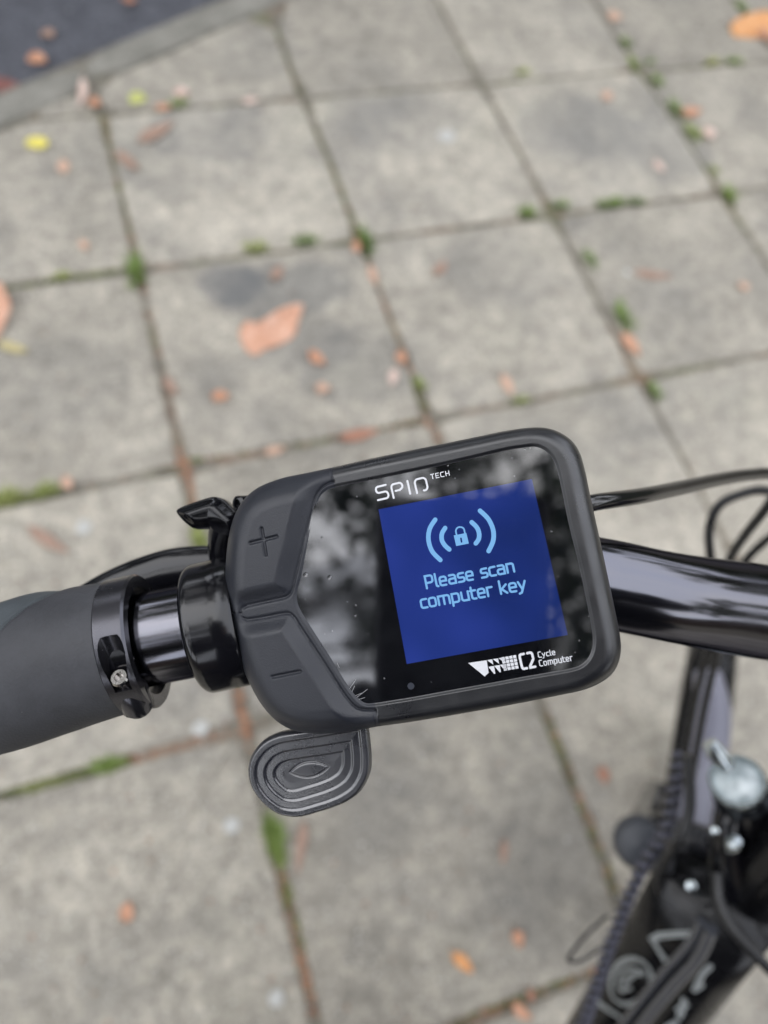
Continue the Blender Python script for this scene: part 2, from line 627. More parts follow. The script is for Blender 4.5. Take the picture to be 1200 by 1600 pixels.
# the soil of the joints needs some relief: a finely cut band below the slabs is enough to catch light
def clip(poly, a, n):
    """keep the side where (p-a).n < 0"""
    out = []
    m = len(poly)
    for i in range(m):
        p_, q_ = poly[i], poly[(i + 1) % m]
        dp, dq = np.dot(p_ - a, n), np.dot(q_ - a, n)
        if dp < 0:
            out.append(p_)
        if (dp < 0) != (dq < 0):
            out.append(p_ + (q_ - p_) * dp / (dp - dq))
    return out


def slab_geo(poly, r, top, thick, bev=.006, step=.11, jit=.0022):
    c = sum(poly) / len(poly)
    ring = []
    m = len(poly)
    for i in range(m):
        a, b_ = poly[i], poly[(i + 1) % m]
        L = np.linalg.norm(b_ - a)
        if L < .012:
            continue
        k = max(2, int(L / step))
        for q in range(k):
            t_ = (q + .5) / k if L > .05 else .5
            ins = .0
            pt = a + (b_ - a) * t_
            ring.append(pt + np.array([r.uniform(-jit, jit), r.uniform(-jit, jit)]))
    n = len(ring)
    v, f = [], []
    tx, ty = r.uniform(-.007, .007), r.uniform(-.007, .007)
    dz = r.uniform(-.0012, .0012)
    for z, ins in ((-thick, .0), (-bev, 0), (-bev * .25, bev * .45), (0, bev * 1.3)):
        for q in ring:
            d = c - q
            d = d / (np.linalg.norm(d) + 1e-9)
            w = q + d * ins * (1 + r.uniform(-.2, .5))
            v.append((w[0], w[1], top + dz + z + tx * (w[0] - c[0]) + ty * (w[1] - c[1])))
    for L_ in range(3):
        for q in range(n):
            a = L_ * n + q
            b_ = L_ * n + (q + 1) % n
            f.append((a, b_, b_ + n, a + n))
    v.append((c[0], c[1], top + dz))
    for q in range(n):
        f.append((3 * n + q, 3 * n + (q + 1) % n, len(v) - 1))
    return v, f


GAP = .0060
r_ = random.Random(3)
for i in range(-5, 9):
    for j in range(-9, 6):
        x0, x1 = i * .45 + GAP, (i + 1) * .45 - GAP
        y0, y1 = j * .45 + GAP, (j + 1) * .45 - GAP
        k = .012
        w_ = [r_.uniform(-.003, .003) for _ in range(4)]
        poly = [(x0 + k, y0 + w_[0]), (x1 - k, y0 + w_[1]), (x1 + w_[1], y0 + k), (x1 + w_[2], y1 - k), (x1 - k, y1 + w_[2]), (x0 + k, y1 + w_[3]), (x0 + w_[3], y1 - k), (x0 + w_[0], y0 + k)]
        poly = [np.array(q) for q in poly]
        if max(np.dot(q - K0, kn) for q in poly) > -.006:
            poly = clip(poly, K0 - kn * .006, kn)
            if len(poly) < 3:
                continue
            A_ = .5 * abs(sum(poly[a][0] * poly[(a + 1) % len(poly)][1] - poly[(a + 1) % len(poly)][0] * poly[a][1] for a in range(len(poly))))
            if A_ < .002:
                continue
        v, f = slab_geo(poly, r_, 0, .04)
        sl = fix_normals(mesh_obj('paving_slab', v, f, m_slab, pav))
        sharp(sl, 60)

kerb = mesh_obj('kerb', [(*(K0 - kd * 20), -.07), (*(K0 + kd * 20), -.07), (*(K0 + kd * 20 + kn * kw), -.07), (*(K0 - kd * 20 + kn * kw), -.07)], [(0, 1, 2, 3)], m_bed, smooth=False)
kerb['kind'] = 'structure'
kj = float(np.dot(G(143, 118)[:2] - K0, kd))
for q in range(-6, 8):
    a, b_ = kj + q * .915 + .004, kj + (q + 1) * .915 - .004
    c0, c1 = K0 + kd * a, K0 + kd * b_
    poly = [c0, c1, c1 + kn * kw, c0 + kn * kw]
    v, f = slab_geo(poly, r_, .001, .06, bev=.009, step=.15, jit=.002)
    sharp(fix_normals(mesh_obj('kerb_stone', v, f, m_kerb, kerb)), 60)

UZ0 = np.array([0, 0, 1.])
m_frame0 = m_tyre
# ------------------------------------------------------------------ what stands round the place (seen in the reflections)
def leaf_cloud(name, clusters, mat, parent, n, size, seed):
    r = random.Random(seed)
    v, f = [], []
    for c_, rad in clusters:
        for k in range(n):
            while True:
                q = np.array([r.uniform(-1, 1), r.uniform(-1, 1), r.uniform(-1, 1)])
                if np.linalg.norm(q) < 1:
                    break
            q = np.asarray(c_) + q * rad
            a = unit([r.gauss(0, 1), r.gauss(0, 1), r.gauss(0, 1)])
            b_ = unit(np.cross(a, [r.gauss(0, 1), r.gauss(0, 1), r.gauss(0, 1)]))
            s = size * r.uniform(.6, 1.3)
            b0 = len(v)
            v += [q - a * s, q - b_ * s * .5, q + a * s, q + b_ * s * .5]
            f.append((b0, b0 + 1, b0 + 2, b0 + 3))
    return mesh_obj(name, v, f, mat, parent, smooth=False)


def tree(x, y, h, crown_r, label, seed, n_cl=26, n=90, size=.10, zc=None, off=(0, 0), cr=(.28, .6)):
    r = random.Random(seed)
    t_ = thing('street_tree', label, 'tree', (x, y, -.02), 'trees round the pavement')
    tube('trunk', [(x, y, -.05), (x + .05, y, h * .35), (x - .05, y + .1, h * .62), (x, y, h * .85)], [.22, .17, .12, .05], m_bark, t_, seg=14, smooth_path=4)
    cl = []
    for k in range(n_cl):
        a = r.uniform(0, 6.28)
        d = crown_r * r.uniform(.15, 1)
        z = (zc or h * .7) + r.uniform(-.5, .5) * crown_r * .9
        c_ = np.array([x + off[0] + d * math.cos(a), y + off[1] + d * math.sin(a), z])
        cl.append((c_, r.uniform(*cr)))
        if k % 2 == 0:
            tube('limb', [(x, y, h * .45), ((x + c_[0]) / 2, (y + c_[1]) / 2, (h * .5 + c_[2]) / 2 + .2), tuple(c_)], [.07, .04, .012], m_bark, t_, seg=7, smooth_path=3)
    leaf_cloud('crown', cl, m_leafg, t_, n, size, seed)


tree(CAM[0] - 2.9, CAM[1] - 4.6, 7.4, 2.1, 'leafy street tree with a dense crown leaning over the rider', 4, 64, 90, .075, zc=6.3, off=(.9, 2.3))
tree(CAM[0] - 6.3, CAM[1] - 1.0, 6.4, 2.0, 'loose airy street tree left of the pavement', 5, 34, 26, .08, zc=6.2, off=(1.9, -.9), cr=(.12, .3))
tree(CAM[0] - 6.6, CAM[1] - 5.6, 6.9, 2.3, 'street tree behind the rider on the left', 6, 50, 110, .10, zc=5.6)
tree(CAM[0] + 4.6, CAM[1] + 6.2, 7.2, 2.4, 'broad unseen tree ahead, its crown added over the pavement to screen the sky', 16, 60, 110, .09, zc=6.0, off=(-2.4, -2.0))  # out of view, crown pulled forward to narrow the sky mirrored in the bar
tree(CAM[0] - 1.6, CAM[1] + 8.2, 7.4, 2.4, 'tall unseen tree across the road, its crown added over the carriageway to screen the sky', 17, 60, 110, .09, zc=6.2, off=(.4, -3.6))  # added unseen, crown set off its trunk to darken the bar's reflection
for x, y, h, s_, lb in ((3.6, 6.9, 8.6, 9, 'dense street tree ahead of the bicycle beyond the road'), (0.2, 7.4, 9.4, 11, 'tallest of the trees beyond the road'), (-4.0, 6.9, 8.0, 10, 'smaller street tree beyond the road to the left'), (8.4, 7.4, 8.2, 13, 'street tree beyond the road at the far right'),
                        (-8.2, 7.2, 7.6, 14, 'street tree at the far left corner'), (8.8, 1.5, 7.8, 12, 'street tree standing to the right of the bicycle'), (6.5, -5.5, 7.4, 15, 'street tree behind the rider on the right')):
    tree(CAM[0] + x, CAM[1] + y, h, 2.9, lb, s_, 50, 110, .13, zc=h * .55)

# clipped hedge ahead, along the other side of the road, and a garden wall behind
for nm, a, b_, hgt, lb, sd in (('hedge', (-13, 8.5), (13, 8.5), 2.9, 'long clipped dark hedge beyond the road', 21), ('hedge', (-9.5, 8.5), (-9.5, -9), 2.2, 'dark hedge on the left side of the pavement', 22), ('hedge', (11, 8.5), (11, -9), 2.6, 'dark hedge on the right side of the pavement', 23)):
    a, b_ = np.array([*a, 0.]), np.array([*b_, 0.])
    L = np.linalg.norm(b_ - a)
    t_ = thing(nm, lb, 'hedge', (a + b_) / 2, 'hedges round the pavement')
    d = unit(b_ - a)
    box('hedge_core', (a + b_) / 2 + UZ0 * hgt / 2, d, np.cross(UZ0, d), UZ0, L, .7, hgt - .2, m_leafg, t_)
    cl = [(a + d * L * k / 60 + UZ0 * (hgt - .25), .42) for k in range(61)] + [(a + d * L * (k + .5) / 60 + UZ0 * hgt * .45 + np.cross(d, UZ0) * .1, .6) for k in range(60)]
    leaf_cloud('foliage', cl, m_leafg, t_, 40, .10, sd)
m_brick, t, b = new_mat('brick_wall', (.12, .09, .075), .9)
wl = thing('garden_wall', 'brick garden wall behind the rider', 'wall', (0, -8.5, 0))
box('wall_body', np.array([0, -8.5, .9]), np.array([1., 0, 0]), np.array([0, 1., 0]), UZ0, 24, .25, 2.0, m_brick, wl)
box('coping', np.array([0, -8.5, 1.94]), np.array([1., 0, 0]), np.array([0, 1., 0]), UZ0, 24.1, .32, .08, m_kerb, wl)

# the photographer: a person in a navy coat holding a phone over the handlebar (mirrored in the glass and the bar)
def skin_body(name, joints, edges, mat, parent, origin, sub=2):
    me = bpy.data.meshes.new(name)
    names = list(joints)
    me.from_pydata([tuple(np.asarray(joints[k][0], float) - origin) for k in names], [(names.index(a), names.index(b_)) for a, b_ in edges], [])
    o = bpy.data.objects.new(name, me)
    COL.objects.link(o)
    if parent:
        o.parent = parent
    o.modifiers.new('skin', 'SKIN')
    for k, nme in enumerate(names):
        sv_ = me.skin_vertices[0].data[k]
        rr_ = joints[nme][1]
        sv_.radius = (rr_, rr_) if not hasattr(rr_, '__len__') else rr_
        sv_.use_root = (k == 0)
    s = o.modifiers.new('sub', 'SUBSURF')
    s.levels = s.render_levels = sub
    dg = bpy.context.evaluated_depsgraph_get()
    m2 = bpy.data.meshes.new_from_object(o.evaluated_get(dg))
    o.modifiers.clear()
    o.data = m2
    m2.materials.clear()
    m2.materials.append(mat)
    m2.polygons.foreach_set('use_smooth', [True] * len(m2.polygons))
    ORG[o] = origin
    return o


CX, CY, CZ = S.T @ np.array([1, 0, 0.]), S.T @ np.array([0, 1., 0]), S.T @ np.array([0, 0, 1.])
PB = np.array([CAM[0] + .02, CAM[1] - .38, 0.])
per = thing('person', 'person in a navy coat standing behind the handlebar and holding a phone over it', 'person', PB)


def B3(x, y, z):
    return PB + np.array([x, y, z])


def CP(x, y, z):
    return CAM + CX * x + CY * y + CZ * z


hr, hl = CP(.048, .112, -.022), CP(-.098, .108, -.022)
J = {'pelvis': (B3(0, 0, .95), (.20, .15)), 'belly': (B3(0, .01, 1.10), (.21, .15)), 'chest': (B3(0, .03, 1.32), (.22, .16)), 'neck0': (B3(0, .05, 1.47), .075),
     'shr': (B3(.17, .05, 1.42), .075), 'elr': (B3(.25, .12, 1.15), .055), 'wrr': (hr + CY * .05 - CZ * .02, .036), 'shl': (B3(-.17, .05, 1.42), .075), 'ell': (B3(-.27, .12, 1.15), .055), 'wrl': (hl + CY * .05 - CZ * .02, .036),
     'hipr': (B3(.10, 0, .86), .11), 'hipl': (B3(-.10, 0, .86), .11)}
skin_body('coat', J, [('pelvis', 'belly'), ('belly', 'chest'), ('chest', 'neck0'), ('chest', 'shr'), ('shr', 'elr'), ('elr', 'wrr'), ('chest', 'shl'), ('shl', 'ell'), ('ell', 'wrl'), ('pelvis', 'hipr'), ('pelvis', 'hipl')], m_coat, per, PB)
J = {'p': (B3(0, 0, .90), .12), 'hr': (B3(.10, 0, .84), .095), 'kr': (B3(.11, .03, .48), .062), 'ar': (B3(.12, -.02, .08), .045), 'hl': (B3(-.10, 0, .84), .095), 'kl': (B3(-.11, .03, .48), .062), 'al': (B3(-.12, -.02, .08), .045)}
skin_body('trousers', J, [('p', 'hr'), ('hr', 'kr'), ('kr', 'ar'), ('p', 'hl'), ('hl', 'kl'), ('kl', 'al')], m_jean, per, PB)
for s in (-1, 1):
    J = {'h': (B3(.12 * s, -.04, .045), .045), 'm': (B3(.125 * s, .06, .040), .045), 't': (B3(.13 * s, .17, .030), .036)}
    skin_body('shoe', J, [('h', 'm'), ('m', 't')], m_frame0, per, PB)
J = {'n': (B3(0, .055, 1.45), .055), 'j': (B3(0, .09, 1.55), .068), 'h': (B3(0, .10, 1.64), .095), 't': (B3(0, .085, 1.69), .085)}
head = skin_body('head', J, [('n', 'j'), ('j', 'h'), ('h', 't')], m_skin, per, PB)
J = {'a': (B3(0, .065, 1.71), .098), 'b': (B3(0, .045, 1.64), .09), 'c': (B3(0, .03, 1.57), .06)}
skin_body('hair', J, [('a', 'b'), ('b', 'c')], m_hair, head, PB)
J = {'a': (B3(0, .195, 1.595), .012), 'b': (B3(0, .185, 1.64), .008)}
skin_body('nose', J, [('a', 'b')], m_skin, head, PB)
for nm, hp_, s in (('hand', hr, 1), ('hand', hl, -1)):
    J = {'palm': (hp_, (.030, .016)), 'wr': (hp_ + CY * .055 - CZ * .02, .026)}
    hd = skin_body('hand', J, [('palm', 'wr')], m_tyre, per, PB)
    for q in range(4):
        a = hp_ + CY * (.010 - .020 * q + .02) + CX * s * .004 - CZ * .004
        J = {'a': (a, .0085), 'b': (a + CX * (.012 * s) + CZ * .012 - CY * .006, .008), 'c': (a + CX * (-.004 * s) + CZ * .019 - CY * .008, .0072), 'd': (a + CX * (-.020 * s) + CZ * .020 - CY * .008, .006)}
        skin_body('finger', J, [('a', 'b'), ('b', 'c'), ('c', 'd')], m_tyre, hd, PB, 1)
    a = hp_ - CZ * .006
    J = {'a': (a, .011), 'b': (a - CX * s * .012 - CY * .022 - CZ * .004, .0095), 'c': (a - CX * s * .028 - CY * .036 - CZ * .002, .008)}
    skin_body('thumb', J, [('a', 'b'), ('b', 'c')], m_tyre, hd, PB, 1)
# the phone: upright, its lens just behind the viewpoint
pc = CP(-.024, .060, -.012)
ph = thing('smartphone', 'black smartphone held over the cycle computer', 'phone', pc)
box('phone_body', pc, CX, CY, CZ, .079, .156, .0095, m_phone, ph, bev=.0035)
lathe('camera_lens', [(0, .0075), (.0015, .0075), (.0018, .006), (.0010, .0055), (.0010, 0)], CP(.0, .0, -.0073), CZ, m_lensg, ph, seg=24)
lathe('camera_lens', [(0, .0075), (.0015, .0075), (.0018, .006), (.0010, .0055), (.0010, 0)], CP(.0, .021, -.0073), CZ, m_lensg, ph, seg=24)

# ------------------------------------------------------------------ leaves, grass, moss, litter on the paving
XW = S @ np.array([1, 0, 0.])


def leaf_geo(L, W, curl, cup, seed, tip=.6, notch=0.0, rnd_edge=.06):
    r = random.Random(seed)
    n = 10
    v, f = [], []
    for i in range(n + 1):
        s = i / n
        w = W / 2 * (math.sin(math.pi * min(1, s ** tip)) ** .8) * (1 + r.uniform(-rnd_edge, rnd_edge)) + .0004
        x = (s - .5) * L
        zc = curl * L * (2 * s - 1) ** 2 + r.uniform(-.01, .01) * L
        skew = W * .10 * math.sin(s * 3 + seed)
        for k, q in enumerate((-1, -.5, 0, .5, 1)):
            z = zc + cup * W * abs(q) ** 1.5 + (0 if q else -.02 * W) + r.uniform(-.012, .012) * L
            v.append((x, q * w + skew, z))
    for i in range(n):
        for k in range(4):
            a = i * 5 + k
            f.append((a, a + 1, a + 6, a + 5))
    # stalk
    if notch:
        b0 = len(v)
        y0 = v[2][1]
        zz = v[2][2]
        for s in (0, .5, 1):
            for dy, dz in ((-.0006, 0), (.0006, 0), (0, .001)):
                v.append((-L / 2 - s * notch, y0 + dy + s * s * notch * .3, zz + dz + .001))
        for q in range(2):
            for k in range(3):
                f.append((b0 + q * 3 + k, b0 + q * 3 + (k + 1) % 3, b0 + q * 3 + 3 + (k + 1) % 3, b0 + q * 3 + 3 + k))
    z0 = min(q[2] for q in v)
    v = [(a, b_, c_ - z0 + .0006) for a, b_, c_ in v]
    return v, f


def leaf(px, py, lpx, wpx, ang, mat, label, curl=.08, cup=.12, seed=0, tip=.7, stalk=6, edge=.13, z=0.0, tilt=0, group='fallen leaves on the pavement', name='fallen_leaf', cat='leaf'):
    """a leaf lying at a pixel; lengths in pixels there; ang: direction of its long axis in the picture, degrees clockwise from right"""
    if lpx < 60:
        lpx, wpx = lpx * .86, wpx * .80
    c_ = G(px, py, z + .002)
    a = math.radians(ang)
    e = G(px + math.cos(a) * 20, py + math.sin(a) * 20, z + .002) - c_
    yaw = math.atan2(e[1], e[0])
    ml = np.linalg.norm(e) / 20
    e2 = G(px - math.sin(a) * 20, py + math.cos(a) * 20, z + .002) - c_
    mwid = np.linalg.norm(e2) / 20
    v, f = leaf_geo(lpx * ml, wpx * mwid, curl, cup, seed, tip, stalk * ml, edge)
    me = bpy.data.meshes.new(name)
    me.from_pydata(v, [], f)
    me.materials.append(LM[mat])
    me.polygons.foreach_set('use_smooth', [True] * len(f))
    o = bpy.data.objects.new(name, me)
    COL.objects.link(o)
    o.location = tuple(c_)
    o.rotation_euler = (math.radians(tilt), 0, yaw)
    md = o.modifiers.new('thick', 'SOLIDIFY')
    md.thickness = .0004
    o['label'] = label
    o['category'] = cat
    o['group'] = group
    return o


def shaped_leaf(outline, mat, label, seed, dish=.004):
    """a larger leaf from its outline: (px, py, height of that point of the rim in mm)"""
    r = random.Random(seed)
    rim = catmull([np.array([*G(x, y, .0)[:2], h / 1000]) for x, y, h in outline], 4, closed=True)
    c_ = rim.mean(axis=0)
    c_[2] = .0015
    v, f = [], []
    n = len(rim)
    for k, s_ in enumerate((1.0, .80, .58, .36, .15)):
        for i, q in enumerate(rim):
            w = c_ + (q - c_) * s_
            z = .0012 + (q[2] - .0012) * s_ ** 1.7 + r.uniform(-.0008, .0008) * (1 if k else 0)
            v.append((w[0], w[1], z + (.0014 if (i + k) % 7 == 0 else 0)))
    for k in range(4):
        for i in range(n):
            f.append((k * n + i, k * n + (i + 1) % n, (k + 1) * n + (i + 1) % n, (k + 1) * n + i))
    f.append(tuple(4 * n + i for i in range(n)))
    o = mesh_obj('fallen_leaf', v, f, LM[mat], origin=c_)
    md = o.modifiers.new('thick', 'SOLIDIFY')
    md.thickness = .0005
    o['label'] = label
    o['category'] = 'leaf'
    o['group'] = 'fallen leaves on the pavement'


shaped_leaf([(374, 522, 3), (386, 508, 12), (402, 513, 16), (428, 500, 22), (452, 490, 24), (473, 486, 18), (466, 506, 8), (459, 527, 3), (436, 540, 2), (412, 549, 3), (398, 558, 4), (382, 545, 2)], 'salmon', 'largest crumpled orange-brown leaf, lying on the stained slab above the computer', 2)
leaf(496, 563, 36, 20, 40, 'orange', 'small curled orange leaf just below and right of the big crumpled leaf', .1, .3, 3)
leaf(505, 608, 24, 20, 20, 'tan', 'tiny tan leaf scrap lying below the small curled orange leaf', .1, .2, 4)
leaf(345, 622, 28, 24, 20, 'orange', 'small round orange leaf on the slab left of the computer, near the joint', .1, .2, 5)
shaped_leaf([(-30, 455, 6), (-10, 448, 10), (6, 452, 16), (14, 470, 20), (20, 484, 14), (14, 500, 8), (4, 518, 6), (-8, 535, 4), (-30, 530, 2), (-42, 490, 2)], 'salmon', 'large pinkish tan leaf cut off by the left edge of the picture', 6)
leaf(22, 546, 58, 18, 14, 'straw', 'long yellowish straw-coloured leaf below the large tan leaf at the left edge', .10, .1, 7)
leaf(57, 226, 34, 30, 150, 'yellow', 'bright yellow round leaf on the slab at the upper left', .05, .05, 8)
shaped_leaf([(1138, 46, 10), (1150, 36, 14), (1172, 30, 18), (1196, 28, 20), (1218, 36, 10), (1212, 52, 3), (1188, 60, 2), (1162, 60, 2), (1146, 58, 3)], 'bright', 'bright orange leaf in the upper right corner of the picture', 9)
leaf(1196, 60, 26, 18, 60, 'orange', 'small orange leaf tucked beside the bright leaf in the upper right corner', .1, .2, 10)
leaf(199, 1424, 36, 30, -60, 'orange', 'round orange leaf alone on the big slab at the lower left', .08, .12, 11)
leaf(722, 1505, 52, 24, 48, 'bright', 'oval orange leaf near the bottom of the picture, the larger of a pair', .08, .15, 12)
leaf(808, 1468, 34, 22, 70, 'orange', 'oval brownish orange leaf, the upper right one of a pair near the bottom', .08, .15, 13)
leaf(470, 1325, 84, 15, 95, 'brown', 'long thin brown leaf beside the joint below the ribbed paddle', .06, .05, 14)
leaf(687, 420, 30, 20, -60, 'brown', 'reddish brown scrap of leaf on the slab above the lettering side of the computer', .05, .1, 15)
leaf(628, 562, 24, 20, 80, 'orange', 'small orange leaf lying in the long joint above the computer', .1, .2, 16)
leaf(614, 592, 32, 16, 110, 'pale', 'pale leaf scrap beside the small orange leaf in the long joint', .1, .1, 17)
leaf(792, 604, 40, 18, 70, 'tan', 'tan leaf hanging into the cross joint right above the screen', .05, .1, 18)
leaf(984, 541, 52, 20, 55, 'orange', 'orange-brown leaf in the joint below the bright green tuft', .05, .1, 19)
leaf(130, 152, 52, 20, 95, 'pale', 'pale pinkish leaf standing against the kerb at the upper left', .1, .1, 20, tilt=25)
leaf(150, 164, 22, 18, 30, 'orange', 'small orange leaf at the foot of the pale leaf by the kerb', .1, .2, 21)
leaf(217, 155, 30, 26, 20, 'lime', 'yellow-green round leaf on the slab just beside the kerb', .05, .05, 22)
leaf(285, 148, 24, 20, 20, 'pale', 'pale orange scrap of leaf right of the yellow-green leaf by the kerb', .08, .2, 23)
leaf(256, 170, 26, 14, 10, 'orange', 'small orange leaf strip near the green tuft by the kerb', .08, .1, 24)
leaf(200, 255, 52, 18, 42, 'brown', 'dull brown elongated leaf beside the joint at the upper left', .05, .05, 25)
leaf(245, 208, 60, 18, -35, 'brown', 'faded brown leaf pressed on the slab below the yellow-green leaf', .02, .02, 26)
leaf(100, 264, 24, 22, 70, 'tan', 'small tan leaf below and right of the yellow leaf at the upper left', .08, .1, 27)
leaf(107, 757, 26, 22, 60, 'tan', 'small tan leaf on the cross joint at the left, by the strip of moss', .1, .2, 28)
leaf(268, 605, 38, 18, 60, 'brown', 'small brown leaf lying in the joint left of the computer', .05, .1, 29)
leaf(562, 680, 64, 17, -8, 'rust', 'rusty red leaf pressed into the joint just above the computer', .03, .05, 30)
leaf(430, 705, 36, 14, -10, 'tan', 'thin tan leaf in the same joint, above the rubber buttons', .03, .05, 31)
leaf(786, 1332, 44, 15, 92, 'brown', 'faint brown leaf strip on the slab below the right end of the computer', .02, .02, 32)
leaf(829, 1556, 22, 18, 60, 'rust', 'small red leaf in the lowest cross joint', .1, .2, 33)
leaf(815, 1580, 44, 22, 35, 'orange', 'orange leaf cut by the bottom edge of the picture below the red one', .06, .1, 34)
leaf(78, 845, 76, 18, 34, 'brown', 'long faded brown leaf on the slab above the rubber grip', .02, .02, 35)
leaf(1152, 1500, 60, 22, 95, 'pale', 'pale leaf on the slab behind the frame tube at the lower right', .05, .1, 36)
leaf(1078, 180, 36, 18, 0, 'orange', 'orange leaf beside the moss in the joint at the upper right', .1, .2, 37)
leaf(1105, 213, 22, 20, 60, 'pale', 'tiny pale leaf scrap below the orange leaf in the upper right joint', .1, .2, 38)
leaf(948, 153, 20, 18, 30, 'tan', 'tiny tan leaf on the dark slab at the upper right', .05, .1, 39)
leaf(1020, 430, 60, 12, 4, 'brown', 'reddish leaf streak on the slab right of the mossy joint', .02, .02, 40)
leaf(1162, 448, 18, 16, 4, 'tan', 'tiny tan leaf scrap near the right edge of the picture', .05, .1, 41)
leaf(943, 1212, 30, 22, 90, 'rust', 'small reddish leaf on the slab just below the right corner of the computer', .02, .05, 42)
leaf(434, 428, 30, 20, -50, 'brown', 'small brown leaf on the dark stain of the slab', .05, .1, 43)
leaf(131, 385, 20, 16, 60, 'tan', 'tiny tan leaf on the slab left of the mossy joint at the upper left', .05, .1, 44)
leaf(556, 388, 22, 16, 80, 'orange', 'small orange leaf beside the green tuft in the joint above the big leaf', .05, .1, 45)
leaf(583, 432, 38, 14, 70, 'tan', 'tan leaf lying along the joint right of the big crumpled leaf', .03, .05, 46)
leaf(960, 27, 26, 18, 20, 'tan', 'tan leaf scrap in the joint at the top edge, right of the middle', .05, .1, 47)
leaf(1030, 262, 24, 14, 60, 'pale', 'pale leaf scrap in the joint below the moss at the upper right', .05, .1, 48)
leaf(392, 158, 28, 12, 0, 'pale', 'pale leaf strip on the slab between two joints near the top', .03, .05, 49)
for k, (x, y, l, w, a, m_, lb) in enumerate(((62, 96, 30, 26, 30, 'orange', 'pinkish orange leaf on the dark asphalt'), (18, 142, 62, 22, 20, 'maroon', 'dark red leaf on the asphalt at the left edge'), (38, 152, 40, 16, -25, 'maroon', 'dark red leaf lying across another on the asphalt by the kerb'),
                                              (76, 57, 22, 18, 30, 'brown', 'small brown leaf on the asphalt above the pinkish one'), (203, 4, 26, 16, 10, 'rust', 'rust-red leaf on the asphalt at the top edge'))):
    leaf(x, y, l, w, a, m_, lb, .08, .15, 60 + k, z=-.021, group='fallen leaves on the road')

# ---- grass tufts: three meshes, copied
def tuft_mesh(seed, n, spread, height):
    r = random.Random(seed)
    v, f = [], []
    for k in range(n):
        a = r.uniform(0, 2 * math.pi)
        d = spread * r.random() ** .8
        x, y = d * math.cos(a) * 1.2, d * math.sin(a) * .5
        h = height * r.uniform(.4, 1)
        lean = r.uniform(.2, 1.0) * h
        la_ = a + r.uniform(-.8, .8)
        w = r.uniform(.0009, .0018)
        wx, wy = -math.sin(la_) * w, math.cos(la_) * w
        b0 = len(v)
        for s in (0, .5, .85):
            cx_, cy_, cz_ = x + math.cos(la_) * lean * s * s, y + math.sin(la_) * lean * s * s, h * s * (1 - .25 * s)
            kk = 1 - s * .7
            v.append((cx_ - wx * kk, cy_ - wy * kk, cz_))
            v.append((cx_ + wx * kk, cy_ + wy * kk, cz_))
        v.append((x + math.cos(la_) * lean, y + math.sin(la_) * lean, h * .72))
        f += [(b0, b0 + 1, b0 + 3, b0 + 2), (b0 + 2, b0 + 3, b0 + 5, b0 + 4), (b0 + 4, b0 + 5, b0 + 6)]
    me = bpy.data.meshes.new('grass_tuft')
    me.from_pydata(v, [], f)
    me.materials.append(m_grass)
    return me


TM = [tuft_mesh(k, 120, .015, .022) for k in range(4)]
TUFTS = [(571, 378, 1.25, 'green grass tuft at the crossing of joints above the big crumpled leaf'), (398, 388, 1.0, 'flat green grass tuft in the cross joint above the dark stain'), (478, 377, 1.0, 'olive grass tuft in the cross joint right of the one above the stain'),
         (821, 333, 1.05, 'green grass tuft in the cross joint, left of the joint crossing at upper middle right'), (874, 321, .95, 'yellowish grass tuft sitting on the joint crossing at upper middle right'), (950, 318, 1.2, 'wide green grass tuft in the cross joint right of the joint crossing'),
         (994, 315, .8, 'small pale grass tuft at the right end of the wide tuft'), (1023, 127, 1.1, 'dark green grass tuft just below the joint crossing at the upper right'), (988, 102, .95, 'green grass tuft on the joint crossing at the upper right'), (976, 68, .9, 'green grass tuft above the joint crossing at the upper right'),
         (1053, 172, 1.2, 'bright grass tuft in the upper right joint beside the orange leaf'), (1079, 208, 1.15, 'olive grass tuft in the upper right joint below the orange leaf'), (1012, 98, .8, 'faint grass tuft in the cross joint at the upper right'), (1110, 98, 1.0, 'low grass tuft in the cross joint left of the bright corner leaf'), (1145, 96, .9, 'low grass tuft in the cross joint under the bright corner leaf'),
         (917, 407, 1.05, 'yellow-green grass tuft in the long joint above the bright green one'), (970, 496, 1.35, 'brightest green grass tuft, in the joint above the orange-brown leaf'), (1020, 611, .9, 'small grass tuft below the joint crossing right of the computer'), (1137, 305, 1.1, 'grass tuft on the joint crossing near the right edge'),
         (1114, 268, .8, 'small dry grass tuft in the joint above the right edge crossing'), (1156, 12, 1.0, 'grass tuft at the top right edge above the bright leaf'), (815, 114, .9, 'pale green grass tuft in the cross joint at upper middle'), (427, 1296, 1.2, 'green grass tuft in the joint directly below the ribbed paddle'),
         (434, 1328, .9, 'small grass tuft in the joint lowest below the ribbed paddle'), (212, 424, 1.2, 'yellowish grass tuft on the joint crossing left of the stained slab'), (278, 163, .8, 'small green tuft near the kerb by the pale leaf scrap'), (12, 776, 1.2, 'grass tuft in the cross joint at the left edge above the grip'), (72, 765, .9, 'low grass tuft in the cross joint beside the small tan leaf'), (313, 843, 1.0, 'yellow-green tuft in the joint under the release lever'),
         (340, 1186 - 0, .0, ''), (168, 1192, .8, 'low green tuft in the cross joint below the grip'), (808, 600, .0, ''), (812, 626, .7, 'tiny yellowish tuft in the cross joint right above the screen'), (655, 600, .7, 'small yellow tuft in the long joint near the pale scrap'), (98, 432, .6, 'pale tuft in the cross joint at the left of the picture')]
r_ = random.Random(12)
